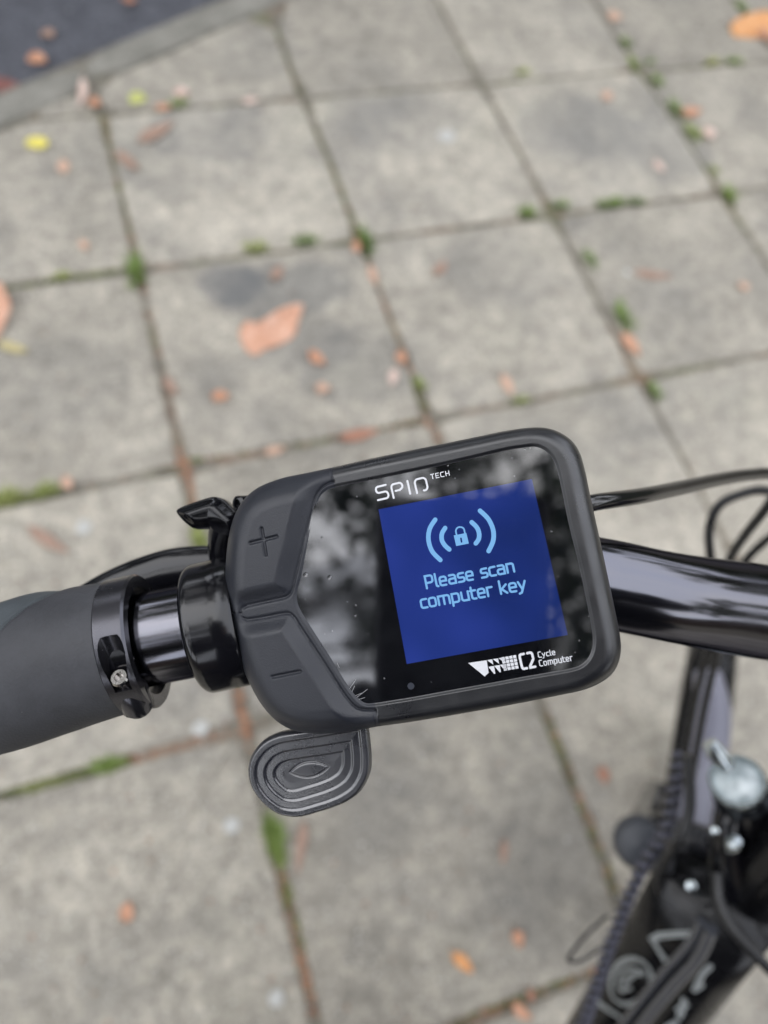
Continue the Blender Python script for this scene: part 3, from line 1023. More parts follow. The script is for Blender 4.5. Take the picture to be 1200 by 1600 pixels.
for k, (x, y, s, lb) in enumerate(TUFTS):
    if s == 0:
        continue
    o = bpy.data.objects.new('grass_tuft', TM[k % 4])
    COL.objects.link(o)
    o.location = tuple(G(x, y + 4 * s, -.005))
    o.scale = (s * 1.3, s * 1.3, s * 1.15)
    jx, jy = (o.location.x + .225) % .45 - .225, (o.location.y + .225) % .45 - .225
    along_y = abs(jx) < abs(jy)
    o.rotation_euler = (0, 0, (math.pi / 2 if along_y else 0) + r_.uniform(-.15, .15) + (math.pi if r_.random() < .5 else 0))
    o.scale = (s * r_.uniform(1.0, 1.6), s * r_.uniform(.8, 1.1), s * 1.1)
    o['label'] = lb
    o['category'] = 'grass tuft'
    o['group'] = 'grass tufts growing in the joints'

# ---- moss cushions and leaf crumbs in the joints, pale grit on the slabs
ICO = [(0, 0, 1), (.89, 0, .45), (.28, .85, .45), (-.72, .53, .45), (-.72, -.53, .45), (.28, -.85, .45), (1, 0, -.2), (.31, .95, -.2), (-.81, .59, -.2), (-.81, -.59, -.2), (.31, -.95, -.2)]
ICF = [(0, 1, 2), (0, 2, 3), (0, 3, 4), (0, 4, 5), (0, 5, 1)] + [(1 + k, 6 + k, 6 + (k + 1) % 5) for k in range(5)] + [(1 + k, 6 + (k + 1) % 5, 1 + (k + 1) % 5) for k in range(5)]


def blobs(name, items, mat, label, cat):
    v, f = [], []
    for c_, sx, sz, a in items:
        b0 = len(v)
        ca, sa = math.cos(a), math.sin(a)
        for x, y, z in ICO:
            x, y = x * ca - y * sa, x * sa + y * ca
            v.append((c_[0] + x * sx, c_[1] + y * sx * .8, c_[2] + z * sz))
        f += [tuple(q + b0 for q in t_) for t_ in ICF]
    o = mesh_obj(name, v, f, mat)
    o['kind'] = 'stuff'
    o['label'] = label
    o['category'] = cat
    return o


def along(a, b_, n, jit, z):
    A_, B_ = G(*a, z), G(*b_, z)
    return [A_ + (B_ - A_) * r_.random() + np.array([r_.gauss(0, jit), r_.gauss(0, jit), 0]) for _ in range(n)]


it = []
for a, b_, n in (((370, 390), (500, 374), 150), ((160, 180), (215, 400), 90), ((420, 30), (560, 360), 110), ((925, 320), (1010, 313), 90), ((960, 60), (1130, 300), 230), ((1050, 98), (1180, 92), 110), ((565, 365), (580, 400), 60), ((905, 390), (930, 430), 70), ((0, 785), (95, 765), 170), ((0, 1243), (200, 1190), 260),
                 ((140, 1200), (200, 1185), 90), ((418, 1290), (440, 1350), 100), ((440, 1370), (490, 1500), 80), ((200, 415), (230, 440), 60), ((60, 440), (200, 420), 60), ((800, 630), (825, 610), 30), ((700, 1600), (920, 1517), 60), ((180, 420), (120, 432), 40), ((1010, 595), (1030, 620), 40), ((640, 590), (665, 640), 40), ((800, 335), (900, 322), 60),
                 ((780, 130), (860, 118), 40), ((250, 165), (300, 160), 60), ((930, 660), (1000, 600), 0), ((850, 1110), (960, 1390), 60), ((290, 720), (670, 655), 80), ((1130, 300), (1200, 400), 50), ((0, 455), (100, 435), 40)):
    for q in along(a, b_, n, .0040, -.005):
        s_ = r_.uniform(.0018, .0048)
        it.append((q, s_, s_ * r_.uniform(.4, .8), r_.uniform(0, 6)))
blobs('moss', it, m_moss, 'green moss cushions growing in the joints between the slabs', 'moss')
# mossy lip of the kerb
it = []
kk0 = G(300, 28)
for k in range(260):
    s = r_.uniform(-.9, .9)
    q = K0 + kd * (np.dot(G(190, 75)[:2] - K0, kd) + s * .55) + kn * (kw + r_.gauss(0, .004))
    it.append((np.array([q[0], q[1], -.016]), r_.uniform(.002, .005), r_.uniform(.002, .006), r_.uniform(0, 6)))
blobs('kerb_moss', it, m_moss, 'moss along the road edge of the kerb', 'moss')

fv, ff = [], []


def flake(q, s, a, tz):
    b0 = len(fv)
    ca, sa = math.cos(a), math.sin(a)
    for x, y, z in ((-1, 0, 0), (-.2, -.45, tz), (1, 0, .1), (.1, .5, -tz * .3)):
        fv.append((q[0] + (x * ca - y * sa) * s, q[1] + (x * sa + y * ca) * s, q[2] + abs(z) * s + .001))
    ff.append((b0, b0 + 1, b0 + 2, b0 + 3))


for a, b_, n, z in (((160, 175), (290, 725), 160, -.008), ((290, 725), (310, 820), 120, -.008), ((290, 722), (670, 655), 230, -.008), ((370, 1080), (390, 1160), 120, -.008), ((560, 370), (670, 650), 110, -.008), ((440, 1370), (495, 1600), 170, -.008), ((415, 20), (560, 370), 60, -.008), ((870, 330), (1010, 600), 80, -.008),
                    ((700, 1600), (940, 1510), 90, -.008), ((180, 1195), (380, 1140), 70, -.008), ((960, 60), (1160, 340), 90, -.008), ((850, 1100), (960, 1390), 90, -.008), ((215, 415), (560, 368), 60, -.008), ((120, 760), (290, 722), 50, -.008), ((660, 650), (690, 690), 40, -.008), ((250, 650), (300, 760), 70, -.008), ((0, 160), (130, 110), 50, -.02)):
    for q in along(a, b_, n, .004, z):
        flake(q, r_.uniform(.002, .006), r_.uniform(0, 6.3), r_.uniform(0, .5))
for k in range(260):
    q = G(r_.uniform(-100, 1300), r_.uniform(-60, 1660), 0)
    flake(q, r_.uniform(.0015, .004), r_.uniform(0, 6.3), r_.uniform(0, .3))
o = mesh_obj('leaf_litter', fv, ff, m_flake, smooth=False)
o['kind'] = 'stuff'
o['label'] = 'brown crumbs of dry leaves scattered along the joints'
o['category'] = 'leaf litter'
it = []
for k in range(800):
    q = G(r_.uniform(-100, 1300), r_.uniform(-60, 1660) , .0)
    if k % 3 == 0:
        q = G(r_.uniform(-50, 700), r_.uniform(1150, 1650), 0)
    s_ = r_.uniform(.0008, .0022)
    it.append((q + np.array([0, 0, .0005]), s_, s_ * .6, r_.uniform(0, 6)))
blobs('grit', it, m_grit, 'pale specks of grit scattered over the slabs', 'grit')

# flattened chewing gum and one pebble
def gum(px, py, rad, lb, mat=m_gum, h=.0012, name='chewing_gum_spot', cat='chewing gum'):
    c_ = G(px, py)
    v, f = [], []
    r = random.Random(px)
    n = 18
    rs = [r.uniform(.85, 1.12) for _ in range(n)]
    for z, s in ((0, 1.0), (h * .8, .86), (h, .5)):
        for k in range(n):
            a = 2 * math.pi * k / n
            v.append((c_[0] + rad * s * rs[k] * math.cos(a), c_[1] + rad * s * rs[k] * math.sin(a), c_[2] + z + .0008))
    for L_ in range(2):
        for k in range(n):
            f.append((L_ * n + k, L_ * n + (k + 1) % n, (L_ + 1) * n + (k + 1) % n, (L_ + 1) * n + k))
    f.append(tuple(2 * n + k for k in range(n)))
    o = mesh_obj(name, v, f, mat, origin=c_)
    o['label'] = lb
    o['category'] = cat
    o['group'] = 'spots of chewing gum on the slabs'


gum(698, 213, .021, 'large grey-white flattened gum spot on a slab near the top')
gum(131, 824, .013, 'whitish gum spot on the slab above the rubber grip')
gum(313, 1138, .012, 'pale gum spot in front of the joint below the grip')
gum(362, 1290, .011, 'pale gum spot on the big slab left of the paddle')
gum(431, 1560, .010, 'small pale gum spot at the bottom edge')
gum(980, 426, .010, 'small grey-white gum spot right of the mossy long joint')

# ------------------------------------------------------------------ the bicycle
FY = math.radians(20)
BF = np.array([math.sin(FY), math.cos(FY), 0.])      # forward of the bicycle
BR = np.array([math.cos(FY), -math.sin(FY), 0.])     # its right side
UZ = np.array([0, 0, 1.])
HEAD = P(1165, 1400, .45)                            # top of the head tube
BASE = np.array([HEAD[0], HEAD[1], 0.])
bike = thing('bicycle', 'black electric bicycle with a small handlebar computer, standing on the paving slabs', 'bicycle', BASE)


def BK(f, r, z):
    return BASE + BF * f + BR * r + UZ * z


# ---- cycle computer: a local frame on its face
NC = unit([-(793 - 600) / 1200, -(838 - 800) / 1200, -1.0])    # camera space, towards the viewer
NW = S.T @ NC
O0 = P(665, 900, .167)
UW = S.T @ np.array([1, -.197, 0.])
UW = unit(UW - np.dot(UW, NW) * NW)
VW = np.cross(NW, UW)


def loc(px, py, h=0.0):
    """device coordinates (mm) of the point at height h mm over the face that is seen at a pixel"""
    a = P(px, py, 1.0) - CAM
    o = O0 + NW * h / 1000
    k = np.dot(o - CAM, NW) / np.dot(a, NW)
    q = CAM + a * k - O0
    return np.array([np.dot(q, UW), np.dot(q, VW)]) * 1000


def dev(u, v, h=0.0):
    return O0 + (UW * u + VW * v + NW * h) / 1000


def outline(pix, h, n=4):
    return catmull([loc(x, y, h) for x, y in pix], n, closed=True)


def seg_dist(pts, a, b):
    ab = b - a
    t_ = np.clip(((pts - a) @ ab) / (ab @ ab), 0, 1)
    return np.linalg.norm(pts - (a + t_[:, None] * ab), axis=1)


def poly_dist(pts, line, closed=False):
    d = np.full(len(pts), 1e9)
    m = len(line)
    for i in range(m if closed else m - 1):
        d = np.minimum(d, seg_dist(pts, line[i], line[(i + 1) % m]))
    return d


def by_angle(line, c, ang):
    """points of a closed star-shaped outline at given angles round c"""
    d = line - c
    th = np.arctan2(d[:, 1], d[:, 0])
    o = np.argsort(th)
    th, d = th[o], d[o]
    rr = np.linalg.norm(d, axis=1)
    out = []
    m = len(th)
    th2 = np.concatenate([th - 2 * np.pi, th, th + 2 * np.pi])
    d2 = np.concatenate([d, d, d])
    idx = np.searchsorted(th2, ang)
    res = []
    for a, i in zip(ang, idx):
        p_, q_ = d2[i - 1], d2[i]
        e = np.array([math.cos(a), math.sin(a)])
        # intersection of ray e with p_q_
        w = q_ - p_
        den = e[0] * w[1] - e[1] * w[0]
        k = (p_[0] * w[1] - p_[1] * w[0]) / den if abs(den) > 1e-9 else np.linalg.norm(p_)
        res.append(c + e * k)
    return np.array(res)


def smooth01(x):
    x = np.clip(x, 0, 1)
    return x * x * (3 - 2 * x)


OUT_PX = [(354, 905), (357, 855), (365, 815), (380, 784), (404, 762), (440, 747.5), (475, 740), (520, 730.5), (570, 719), (620, 708.5), (668, 698.7), (720, 688), (755, 680.7), (790, 673.5),
          (835, 668), (865, 672), (890, 686), (905, 706), (914, 735), (922, 774), (936, 838), (949, 898), (960, 950), (968, 990), (970, 1017), (963, 1042),
          (946, 1061), (915, 1076), (870, 1086), (825, 1095), (780, 1103.5), (730, 1112.4), (680, 1120.8), (636, 1127.8), (592, 1134), (555, 1141), (520, 1145), (485, 1145), (455, 1138), (430, 1122), (408, 1096),
          (389, 1060), (375, 1022), (364, 978), (357, 940)]
GL_PX = [(517, 763), (503, 772), (495, 786), (489, 805), (480, 850), (471, 898), (464.5, 922), (464, 935), (468, 950), (482, 974), (514, 1024), (538, 1063), (550, 1080), (562, 1093), (573, 1099), (589, 1098), (612, 1094.5),
         (640, 1090), (670, 1084.6), (700, 1079), (740, 1071.8), (780, 1064.5), (820, 1057), (857, 1050.6), (893, 1044), (910, 1037), (921, 1024), (926, 1005), (924, 980), (916, 938), (904, 880), (889, 820), (877, 762), (869, 729), (860, 712), (848, 702), (834, 698),
         (815, 700), (790, 704), (745, 714.6), (700, 725), (655, 734.6), (610, 744), (577, 750.6), (545, 757)]
out = outline(OUT_PX, -5.0, 8)
out0 = outline(OUT_PX, 0.0, 8)
gl = outline(GL_PX, 0.0, 8)
CC = loc(690, 905)
NA, NR = 1080, 96
ang = np.linspace(-math.pi + .001, math.pi + .001, NA, endpoint=False)
Oa = by_angle(out, CC, ang)
Ga = by_angle(gl, CC, ang)
# groove lines
GRV_U = [loc(*q) for q in ((524, 752), (512, 756), (503, 762), (494, 775), (487, 799), (475, 848), (462, 900), (457, 922), (449, 932), (436, 936), (412, 941), (386, 947))]
GRV_L = [loc(*q) for q in ((386, 968), (412, 964), (438, 959), (452, 958), (461, 966), (471, 982), (508, 1038), (537, 1083), (553, 1102), (566, 1108), (590, 1109))]
GU = catmull(GRV_U, 4)
GLo = catmull(GRV_L, 4)
PILL_END = catmull([loc(386, 947), loc(379, 951), loc(376, 958), loc(379, 965), loc(386, 968)], 4)
SEAM_T = [loc(520, 752), loc(520, 728, -5)]
SEAM_B = [loc(587, 1109), loc(592, 1137, -5)]
PLUS = [[loc(392, 848.5, 1.8), loc(433, 838.5, 1.8)], [loc(409.5, 826, 1.8), loc(416, 867, 1.8)]]
MINUS = [[loc(427, 1057.5, 1.8), loc(469, 1049, 1.8)]]
# region split: device coordinate left of the seams is rubber
sT, sB = loc(520, 740), loc(590, 1120)


def seam_side(pts):
    d = sB - sT
    w = pts - sT
    return d[0] * w[:, 1] - d[1] * w[:, 0]          # sign tells the side


def surface(pts, t_):
    """height (mm) over the face; t_ 0 at the outline, 1 at the glass"""
    do = poly_dist(pts, out[::2], True)
    dg = poly_dist(pts, gl[::2], True)
    u = pts[:, 0]
    right = smooth01((u - 26) / 8)
    left = smooth01((-u - 14) / 12)
    w = 3.3 + 1.3 * right + 1.6 * left
    lim = .80 * (do + dg)
    w = 1 / (1 / w ** 6 + 1 / lim ** 6) ** (1 / 6)
    x = np.clip(do / w, 0, 1)
    h = -5 + 5.3 * np.power(np.clip(1 - (1 - x) ** 2.1, 0, 1), .55)
    # lip down to the glass
    h -= .38 * (1 - smooth01(dg / .75))
    rub = seam_side(pts) * seam_side(np.array([loc(400, 900)]))[0] > 0
    dgr = np.minimum(poly_dist(pts, GU), poly_dist(pts, GLo))
    dgr2 = np.minimum(dgr, poly_dist(pts, PILL_END))
    # rubber pads swell up away from the groove
    strip = pad_region(pts) == 0
    pad = np.where(strip, 0, 2.1 * smooth01(dgr / 4.2) * smooth01(do / 7.0) - .2)
    h = h + np.where(rub, pad * np.clip(do / 2.0, 0, 1), 0)
    h -= np.where(rub, .45 * np.exp(-(dgr2 / .33) ** 2), 0)
    dp = np.minimum(poly_dist(pts, PLUS[0]), poly_dist(pts, PLUS[1]))
    dp = np.minimum(dp, poly_dist(pts, MINUS[0]))
    h -= .50 * (1 - smooth01((dp - .20) / .26))
    ds = np.minimum(poly_dist(pts, SEAM_T), poly_dist(pts, SEAM_B))
    h -= .28 * np.exp(-(ds / .16) ** 2)
    return h


PU = np.array(list(GU[::-1]) )     # polygon tests: pads
def inside(pts, poly):
    x, y = pts[:, 0], pts[:, 1]
    r_in = np.zeros(len(pts), bool)
    m = len(poly)
    j_ = m - 1
    for i in range(m):
        xi, yi = poly[i]
        xj, yj = poly[j_]
        c_ = ((yi > y) != (yj > y)) & (x < (xj - xi) * (y - yi) / (yj - yi + 1e-12) + xi)
        r_in ^= c_
        j_ = i
    return r_in


far_l = loc(250, 958)
POLY_U = list(GU) + [loc(376, 957)] + [far_l, loc(250, 600), loc(521, 600)]
POLY_L = list(GLo) + [loc(591, 1112), loc(600, 1300), loc(250, 1300), far_l, loc(376, 958)]


def pad_region(pts):
    """1 upper pad, 2 lower pad, 0 strip and pill"""
    r0 = np.zeros(len(pts), int)
    r0[inside(pts, POLY_U)] = 1
    r0[inside(pts, POLY_L)] = 2
    return r0


V2, H = [], []
for k in range(NR):
    t_ = (k / (NR - 1))
    t_ = t_ ** 1.15
    pts = Oa + (Ga - Oa) * t_
    V2.append(pts)
    H.append(surface(pts, t_))
V2 = np.array(V2)
H = np.array(H)
rub_sign = seam_side(np.array([loc(400, 900)]))[0]
ctr = .25 * (V2[:-1] + V2[1:] + np.roll(V2, -1, 1)[:-1] + np.roll(V2, -1, 1)[1:])
reg = np.zeros((NR - 1, NA), int)
for k in range(NR - 1):
    isr = seam_side(ctr[k]) * rub_sign > 0
    pr = pad_region(ctr[k])
    reg[k] = np.where(isr, np.where(pr == 0, 1, 1 + pr), 0)      # 0 shell, 1 strip, 2 plus pad, 3 minus pad
# sides and back, below the outline
side = []
for h, s in ((-6.2, .995), (-8.5, .985), (-11.0, .965), (-12.6, .93), (-13.4, .86)):
    side.append((CC + (Oa - CC) * s, h))


allr = np.array([[dev(V2[k, a, 0], V2[k, a, 1], H[k, a]) for a in range(NA)] for k in range(NR)])
sider = np.array([[dev(q_[a][0], q_[a][1], h_) for a in range(NA)] for q_, h_ in side])
full = np.concatenate([sider[::-1], allr])
da = np.roll(full, -1, 1) - np.roll(full, 1, 1)
dk = np.gradient(full, axis=0)
NRM = np.cross(da, dk)
NRM /= np.linalg.norm(NRM, axis=2)[..., None] + 1e-12
if NRM[-1, 0] @ NW < 0:
    NRM = -NRM


def collect(cond, name, mat, parent, label=None, with_side=None):
    idx = {}
    vs, fs = [], []

    def vid(k, a):
        a %= NA
        key = (k, a)
        if key not in idx:
            idx[key] = len(vs)
            if k < 0:
                q, h = side[-k - 1]
                vs.append(dev(q[a][0], q[a][1], h))
            else:
                vs.append(dev(V2[k, a, 0], V2[k, a, 1], H[k, a]))
        return idx[key]

    for k in range(NR - 1):
        for a in np.nonzero(cond(reg[k]))[0]:
            fs.append((vid(k, a), vid(k, a + 1), vid(k + 1, a + 1), vid(k + 1, a)))
    if with_side is not None:
        for a in np.nonzero(with_side)[0]:
            ks = [0, -1, -2, -3, -4, -5]
            for q in range(5):
                fs.append((vid(ks[q + 1], a), vid(ks[q + 1], a + 1), vid(ks[q], a + 1), vid(ks[q], a)))
    o = mesh_obj(name, vs, fs, mat, parent, label=label)
    nn = [None] * len(vs)
    for (k, a), i in idx.items():
        nn[i] = tuple(NRM[k + len(side) if k >= 0 else len(side) + k, a])
    fl = o.data.polygons[0].normal
    if sum(np.dot(np.array(o.data.polygons[q].normal), nn[o.data.polygons[q].vertices[0]]) for q in range(0, len(fs), 97)) < 0:
        o.data.flip_normals()
    o.data.normals_split_custom_set_from_vertices(nn)
    return o, vs, fs


r0 = reg[0]
housing, hv, hf = collect(lambda r: r == 0, 'cycle_computer', m_shell, bike, 'black plastic cycle computer with a blue screen', with_side=(r0 == 0))
# back plate of the housing
nb = len(side) - 1
q, h = side[-1]
bv = [dev(q[a][0], q[a][1], h) for a in range(0, NA, 12)]
mesh_obj('back_cover', bv + [dev(*CC, -13.6)], [(i, (i + 1) % len(bv), len(bv)) for i in range(len(bv))][::1], m_shell, housing)
collect(lambda r: r == 1, 'rubber_trim', m_rubber, housing, with_side=(r0 == 1))
collect(lambda r: r == 2, 'plus_button', m_rubber, housing, with_side=(r0 == 2))
collect(lambda r: r == 3, 'minus_button', m_rubber, housing, with_side=(r0 == 3))

# glass front: slightly larger than its opening, sunk a little
gz = -.10
gv = [dev(*(CC + (g_ - CC) * 1.01), gz) for g_ in Ga[::6]]
mesh_obj('front_glass', gv + [dev(*CC, gz)], [(i, (i + 1) % len(gv), len(gv)) for i in range(len(gv))], m_glass, housing, smooth=False)
SCR = [(591.5, 796), (831, 748.5), (887, 992), (635.5, 1037.5)]
sv = [loc(x, y, gz + .06) for x, y in SCR]
# a slight rounding of the four corners
mesh_obj('screen', [dev(*p_, gz + .06) for p_ in sv], [(0, 1, 2, 3)], m_lcd, housing, smooth=False)


# ---- strokes: printed or lit lines as thin ribbons
def ribbons(name, lines, width, h, mat, parent, mapper, closed=()):
    vs, fs = [], []

    def add_poly(pts):
        b0 = len(vs)
        for q in pts:
            vs.append(q)
        fs.append(tuple(range(b0, b0 + len(pts))))

    out3 = []
    for li, line in enumerate(lines):
        w = width[li] if hasattr(width, '__len__') else width
        line = [np.asarray(q, float) for q in line]
        line = [line[0]] + [line[i] for i in range(1, len(line)) if np.linalg.norm(line[i] - line[i - 1]) > 1e-4]
        n = len(line)
        # mitred ribbon
        L, R = [], []
        for i in range(n):
            if i == 0:
                d = unit(line[1] - line[0]); m_ = np.array([-d[1], d[0]]); k = 1
            elif i == n - 1:
                d = unit(line[-1] - line[-2]); m_ = np.array([-d[1], d[0]]); k = 1
            else:
                d0, d1 = unit(line[i] - line[i - 1]), unit(line[i + 1] - line[i])
                m_ = np.array([-(d0 + d1)[1], (d0 + d1)[0]])
                if np.linalg.norm(m_) < 1e-6:
                    m_ = np.array([-d1[1], d1[0]])
                m_ = unit(m_)
                k = 1 / max(.45, abs(np.dot(m_, np.array([-d1[1], d1[0]]))))
            L.append(line[i] + m_ * w / 2 * k)
            R.append(line[i] - m_ * w / 2 * k)
        caps = []
        b0 = len(vs)
        for i in range(n):
            vs.append(L[i]); vs.append(R[i])
        for i in range(n - 1):
            fs.append((b0 + 2 * i, b0 + 2 * i + 1, b0 + 2 * i + 3, b0 + 2 * i + 2))
        for e, dr in ((0, unit(line[0] - line[1])), (n - 1, unit(line[-1] - line[-2]))):
            c_ = line[e]
            a0 = math.atan2(dr[1], dr[0]) - math.pi / 2
            fan = [c_ + w / 2 * np.array([math.cos(a0 + math.pi * q / 6), math.sin(a0 + math.pi * q / 6)]) for q in range(7)]
            add_poly(fan)
    v3 = [mapper(q[0], q[1], h) for q in vs]
    o = mesh_obj(name, v3, fs, mat, parent, smooth=False)
    return o


def arc(cx, cy, rx, ry, a0, a1, n=8):
    return [(cx + rx * math.cos(math.radians(a0 + (a1 - a0) * k / n)), cy + ry * math.sin(math.radians(a0 + (a1 - a0) * k / n))) for k in range(n + 1)]


def rr(x0, y0, x1, y1, r, n=3):
    """closed rounded rectangle"""
    p_ = arc(x1 - r, y1 - r, r, r, 0, 90, n) + arc(x0 + r, y1 - r, r, r, 90, 180, n) + arc(x0 + r, y0 + r, r, r, 180, 270, n) + arc(x1 - r, y0 + r, r, r, 270, 360, n)
    return p_ + [p_[0]]


Q = .17
# squarish screen letters: x-height .72, cap height 1.05, (advance, strokes)
FONT = {
    'P': (.72, [[(.06, 0), (.06, 1.05), (.42, 1.05)] + arc(.42, .87, .18, .18, 90, 0, 4)[1:] + [(.60, .66)] + arc(.42, .63, .18, .18, 0, -90, 4)[1:] + [(.06, .45)]]),
    'l': (.28, [[(.08, 1.08), (.08, .14)] + arc(.2, .12, .12, .12, 180, 270, 3)]),
    'e': (.66, [[(.06, .36), (.54, .36), (.54, .56)] + arc(.38, .56, .16, .16, 0, 90, 3)[1:] + [(.22, .72)] + arc(.22, .56, .16, .16, 90, 180, 3)[1:] + [(.06, .16)] + arc(.22, .16, .16, .16, 180, 270, 3)[1:] + [(.50, 0)]]),
    'a': (.68, [[(.12, .72), (.40, .72)] + arc(.40, .56, .16, .16, 90, 0, 3)[1:] + [(.56, 0), (.20, 0)] + arc(.20, .14, .14, .14, 270, 180, 3)[1:] + [(.06, .28)] + arc(.20, .28, .14, .13, 180, 90, 3)[1:] + [(.56, .41)]]),
    's': (.60, [[(.50, .72), (.20, .72)] + arc(.20, .56, .14, .16, 90, 180, 3)[1:] + arc(.20, .50, .14, .14, 180, 270, 3)[1:] + [(.38, .36)] + arc(.38, .20, .14, .16, 90, 0, 3)[1:] + arc(.38, .15, .14, .15, 0, -90, 3)[1:] + [(.06, 0)]]),
    'c': (.58, [[(.50, .72), (.22, .72)] + arc(.22, .56, .16, .16, 90, 180, 3)[1:] + [(.06, .16)] + arc(.22, .16, .16, .16, 180, 270, 3)[1:] + [(.50, 0)]]),
    'n': (.66, [[(.06, 0), (.06, .72), (.38, .72)] + arc(.38, .56, .16, .16, 90, 0, 3)[1:] + [(.54, 0)]]),
    'o': (.68, [rr(.06, 0, .56, .72, .16)]),
    'm': (1.0, [[(.06, 0), (.06, .72), (.72, .72)] + arc(.72, .56, .16, .16, 90, 0, 3)[1:] + [(.88, 0)], [(.47, .70), (.47, 0)]]),
    'p': (.68, [[(.06, -.28), (.06, .72), (.40, .72)] + arc(.40, .56, .16, .16, 90, 0, 3)[1:] + [(.56, .16)] + arc(.40, .16, .16, .16, 0, -90, 3)[1:] + [(.08, 0)]]),
    'u': (.68, [[(.06, .72), (.06, .16)] + arc(.22, .16, .16, .16, 180, 270, 3)[1:] + [(.56, 0), (.56, .72)]]),
    't': (.48, [[(.10, .98), (.10, .16)] + arc(.26, .16, .16, .16, 180, 270, 3)[1:] + [(.40, 0)], [(.0, .70), (.40, .70)]]),
    'r': (.48, [[(.06, 0), (.06, .72), (.42, .72)]]),
    'k': (.64, [[(.06, 0), (.06, 1.08)], [(.52, .72), (.16, .38), (.52, 0)]]),
    'y': (.62, [[(.04, .72), (.28, .04)], [(.54, .72), (.28, .04), (.18, -.20), (.02, -.26)]]),
    'C': (.66, [[(.56, 1.05), (.24, 1.05)] + arc(.24, .87, .18, .18, 90, 180, 3)[1:] + [(.06, .18)] + arc(.24, .18, .18, .18, 180, 270, 3)[1:] + [(.56, 0)]]),
    '2': (.66, [[(.06, 1.05), (.38, 1.05)] + arc(.38, .87, .18, .18, 90, 0, 3)[1:] + arc(.38, .62, .18, .14, 0, -40, 2) + [(.06, .10), (.06, 0), (.58, 0)]]),
    'T': (.62, [[(.04, 1.05), (.56, 1.05)], [(.30, 1.05), (.30, 0)]]),
    'E': (.60, [[(.54, 1.05), (.06, 1.05), (.06, 0), (.54, 0)], [(.06, .54), (.46, .54)]]),
    'H': (.66, [[(.06, 0), (.06, 1.05)], [(.58, 0), (.58, 1.05)], [(.06, .52), (.58, .52)]]),
    ' ': (.40, []),
}


def text_lines(s, start, end, h, size, track=0.0, squeeze=None):
    """strokes of s on the device face from pixel start (baseline left) to pixel end (baseline right); size: unit height in mm"""
    a, b_ = loc(*start, h), loc(*end, h)
    d = b_ - a
    L = np.linalg.norm(d)
    d = d / L
    up = np.array([-d[1], d[0]])
    tot = sum(FONT[c_][0] + track for c_ in s) - track
    kx = L / tot
    out_ = []
    x = 0
    for c_ in s:
        adv, st = FONT[c_]
        for line in st:
            out_.append([a + d * (x + q[0]) * kx + up * q[1] * size for q in line])
        x += adv + track
    return out_


hT = gz + .11
px_mm = np.linalg.norm(loc(700, 900) - loc(600, 900)) / 100
ribbons('screen_text', text_lines('Please scan', (666, 919.5), (806, 892.5), hT, 18.0 * px_mm, .04), 3.3 * px_mm, hT, m_lcdtext, housing, dev)
ribbons('screen_text', text_lines('computer key', (658, 950.5), (824, 920.5), hT, 18.0 * px_mm, .04), 3.3 * px_mm, hT, m_lcdtext, housing, dev)


def pixline(pts, h, n=6):
    return [q for q in catmull([loc(x, y, h) for x, y in pts], n)]


wave = [pixline([(680, 812), (671.5, 826), (669.5, 843), (675, 861), (688, 875)], hT), pixline([(695.5, 825), (690.5, 834), (690.5, 844), (695, 852), (702, 858.5)], hT),
        pixline([(737, 816), (745, 824), (748.5, 833), (748, 842), (743.5, 849)], hT), pixline([(750, 798), (763, 811), (770.5, 828), (770.5, 845), (763.5, 861)], hT)]
ribbons('signal_waves_icon', wave, 7.0 * px_mm, hT, m_lcdtext, housing, dev)
lk = [[loc(*q, hT) for q in ((709.7, 840.5), (729.0, 837.0))], [loc(*q, hT) for q in ((711.2, 847.7), (730.5, 844.2))]]
sh = [pixline([(713.5, 836), (712.3, 829), (715, 824.5), (720, 823.6), (724.5, 826), (726.4, 833)], hT)]
ribbons('padlock_icon', sh, 2.4 * px_mm, hT, m_lcdtext, housing, dev)
pb = [loc(*q, hT) for q in ((709, 836.6), (728.6, 832.8), (732.6, 849.2), (712.8, 853.2))]
mesh_obj('padlock_icon', [dev(*q, hT) for q in pb], [(0, 1, 2, 3)], m_lcdtext, housing, smooth=False)
ribbons('keyhole', [[loc(720.2, 841.2, hT), loc(721.2, 846.6, hT)]], 2.6 * px_mm, hT + .02, m_lcd, housing, dev)

# white print on the glass
hp = gz + .05


def logo_letter(corner, right, up, lines):
    """strokes in unit squares mapped to three pixel corners"""
    a, b_, c_ = loc(*corner, hp), loc(*right, hp), loc(*up, hp)
    return [[a + (b_ - a) * x + (c_ - a) * y for x, y in line] for line in lines]


sp = []
sp += logo_letter((590.5, 781.5), (608, 777.5), (586, 761.5), [[(.95, 1), (.22, 1)] + arc(.22, .76, .20, .24, 90, 270, 5)[1:-1] + [(.22, .52), (.78, .52)] + arc(.78, .26, .22, .26, 90, -90, 5)[1:] + [(.0, 0)]])
sp += logo_letter((615, 777), (632, 773), (610.5, 757.5), [[(.0, -.05), (.0, .70)] + arc(.25, .75, .25, .25, 180, 90, 4) + [(.75, 1)] + arc(.75, .75, .25, .25, 90, -60, 5) + [(.68, .45), (.30, .45)]])
sp += logo_letter((641, 771.5), (642, 771.5), (636.5, 751.5), [[(0, 0), (0, 1)]])
sp += logo_letter((651.5, 769.5), (669, 765), (647, 750), [[(.0, -.05), (.0, .70)] + arc(.28, .72, .28, .28, 180, 90, 4) + [(.70, 1)] + arc(.70, .70, .30, .30, 90, 0, 4) + [(1, .30)] + arc(.72, .28, .28, .28, 0, -80, 4) + [(.62, .02)]])
ribbons('brand_lettering', sp, 3.0 * px_mm, hp, m_ink, housing, dev)
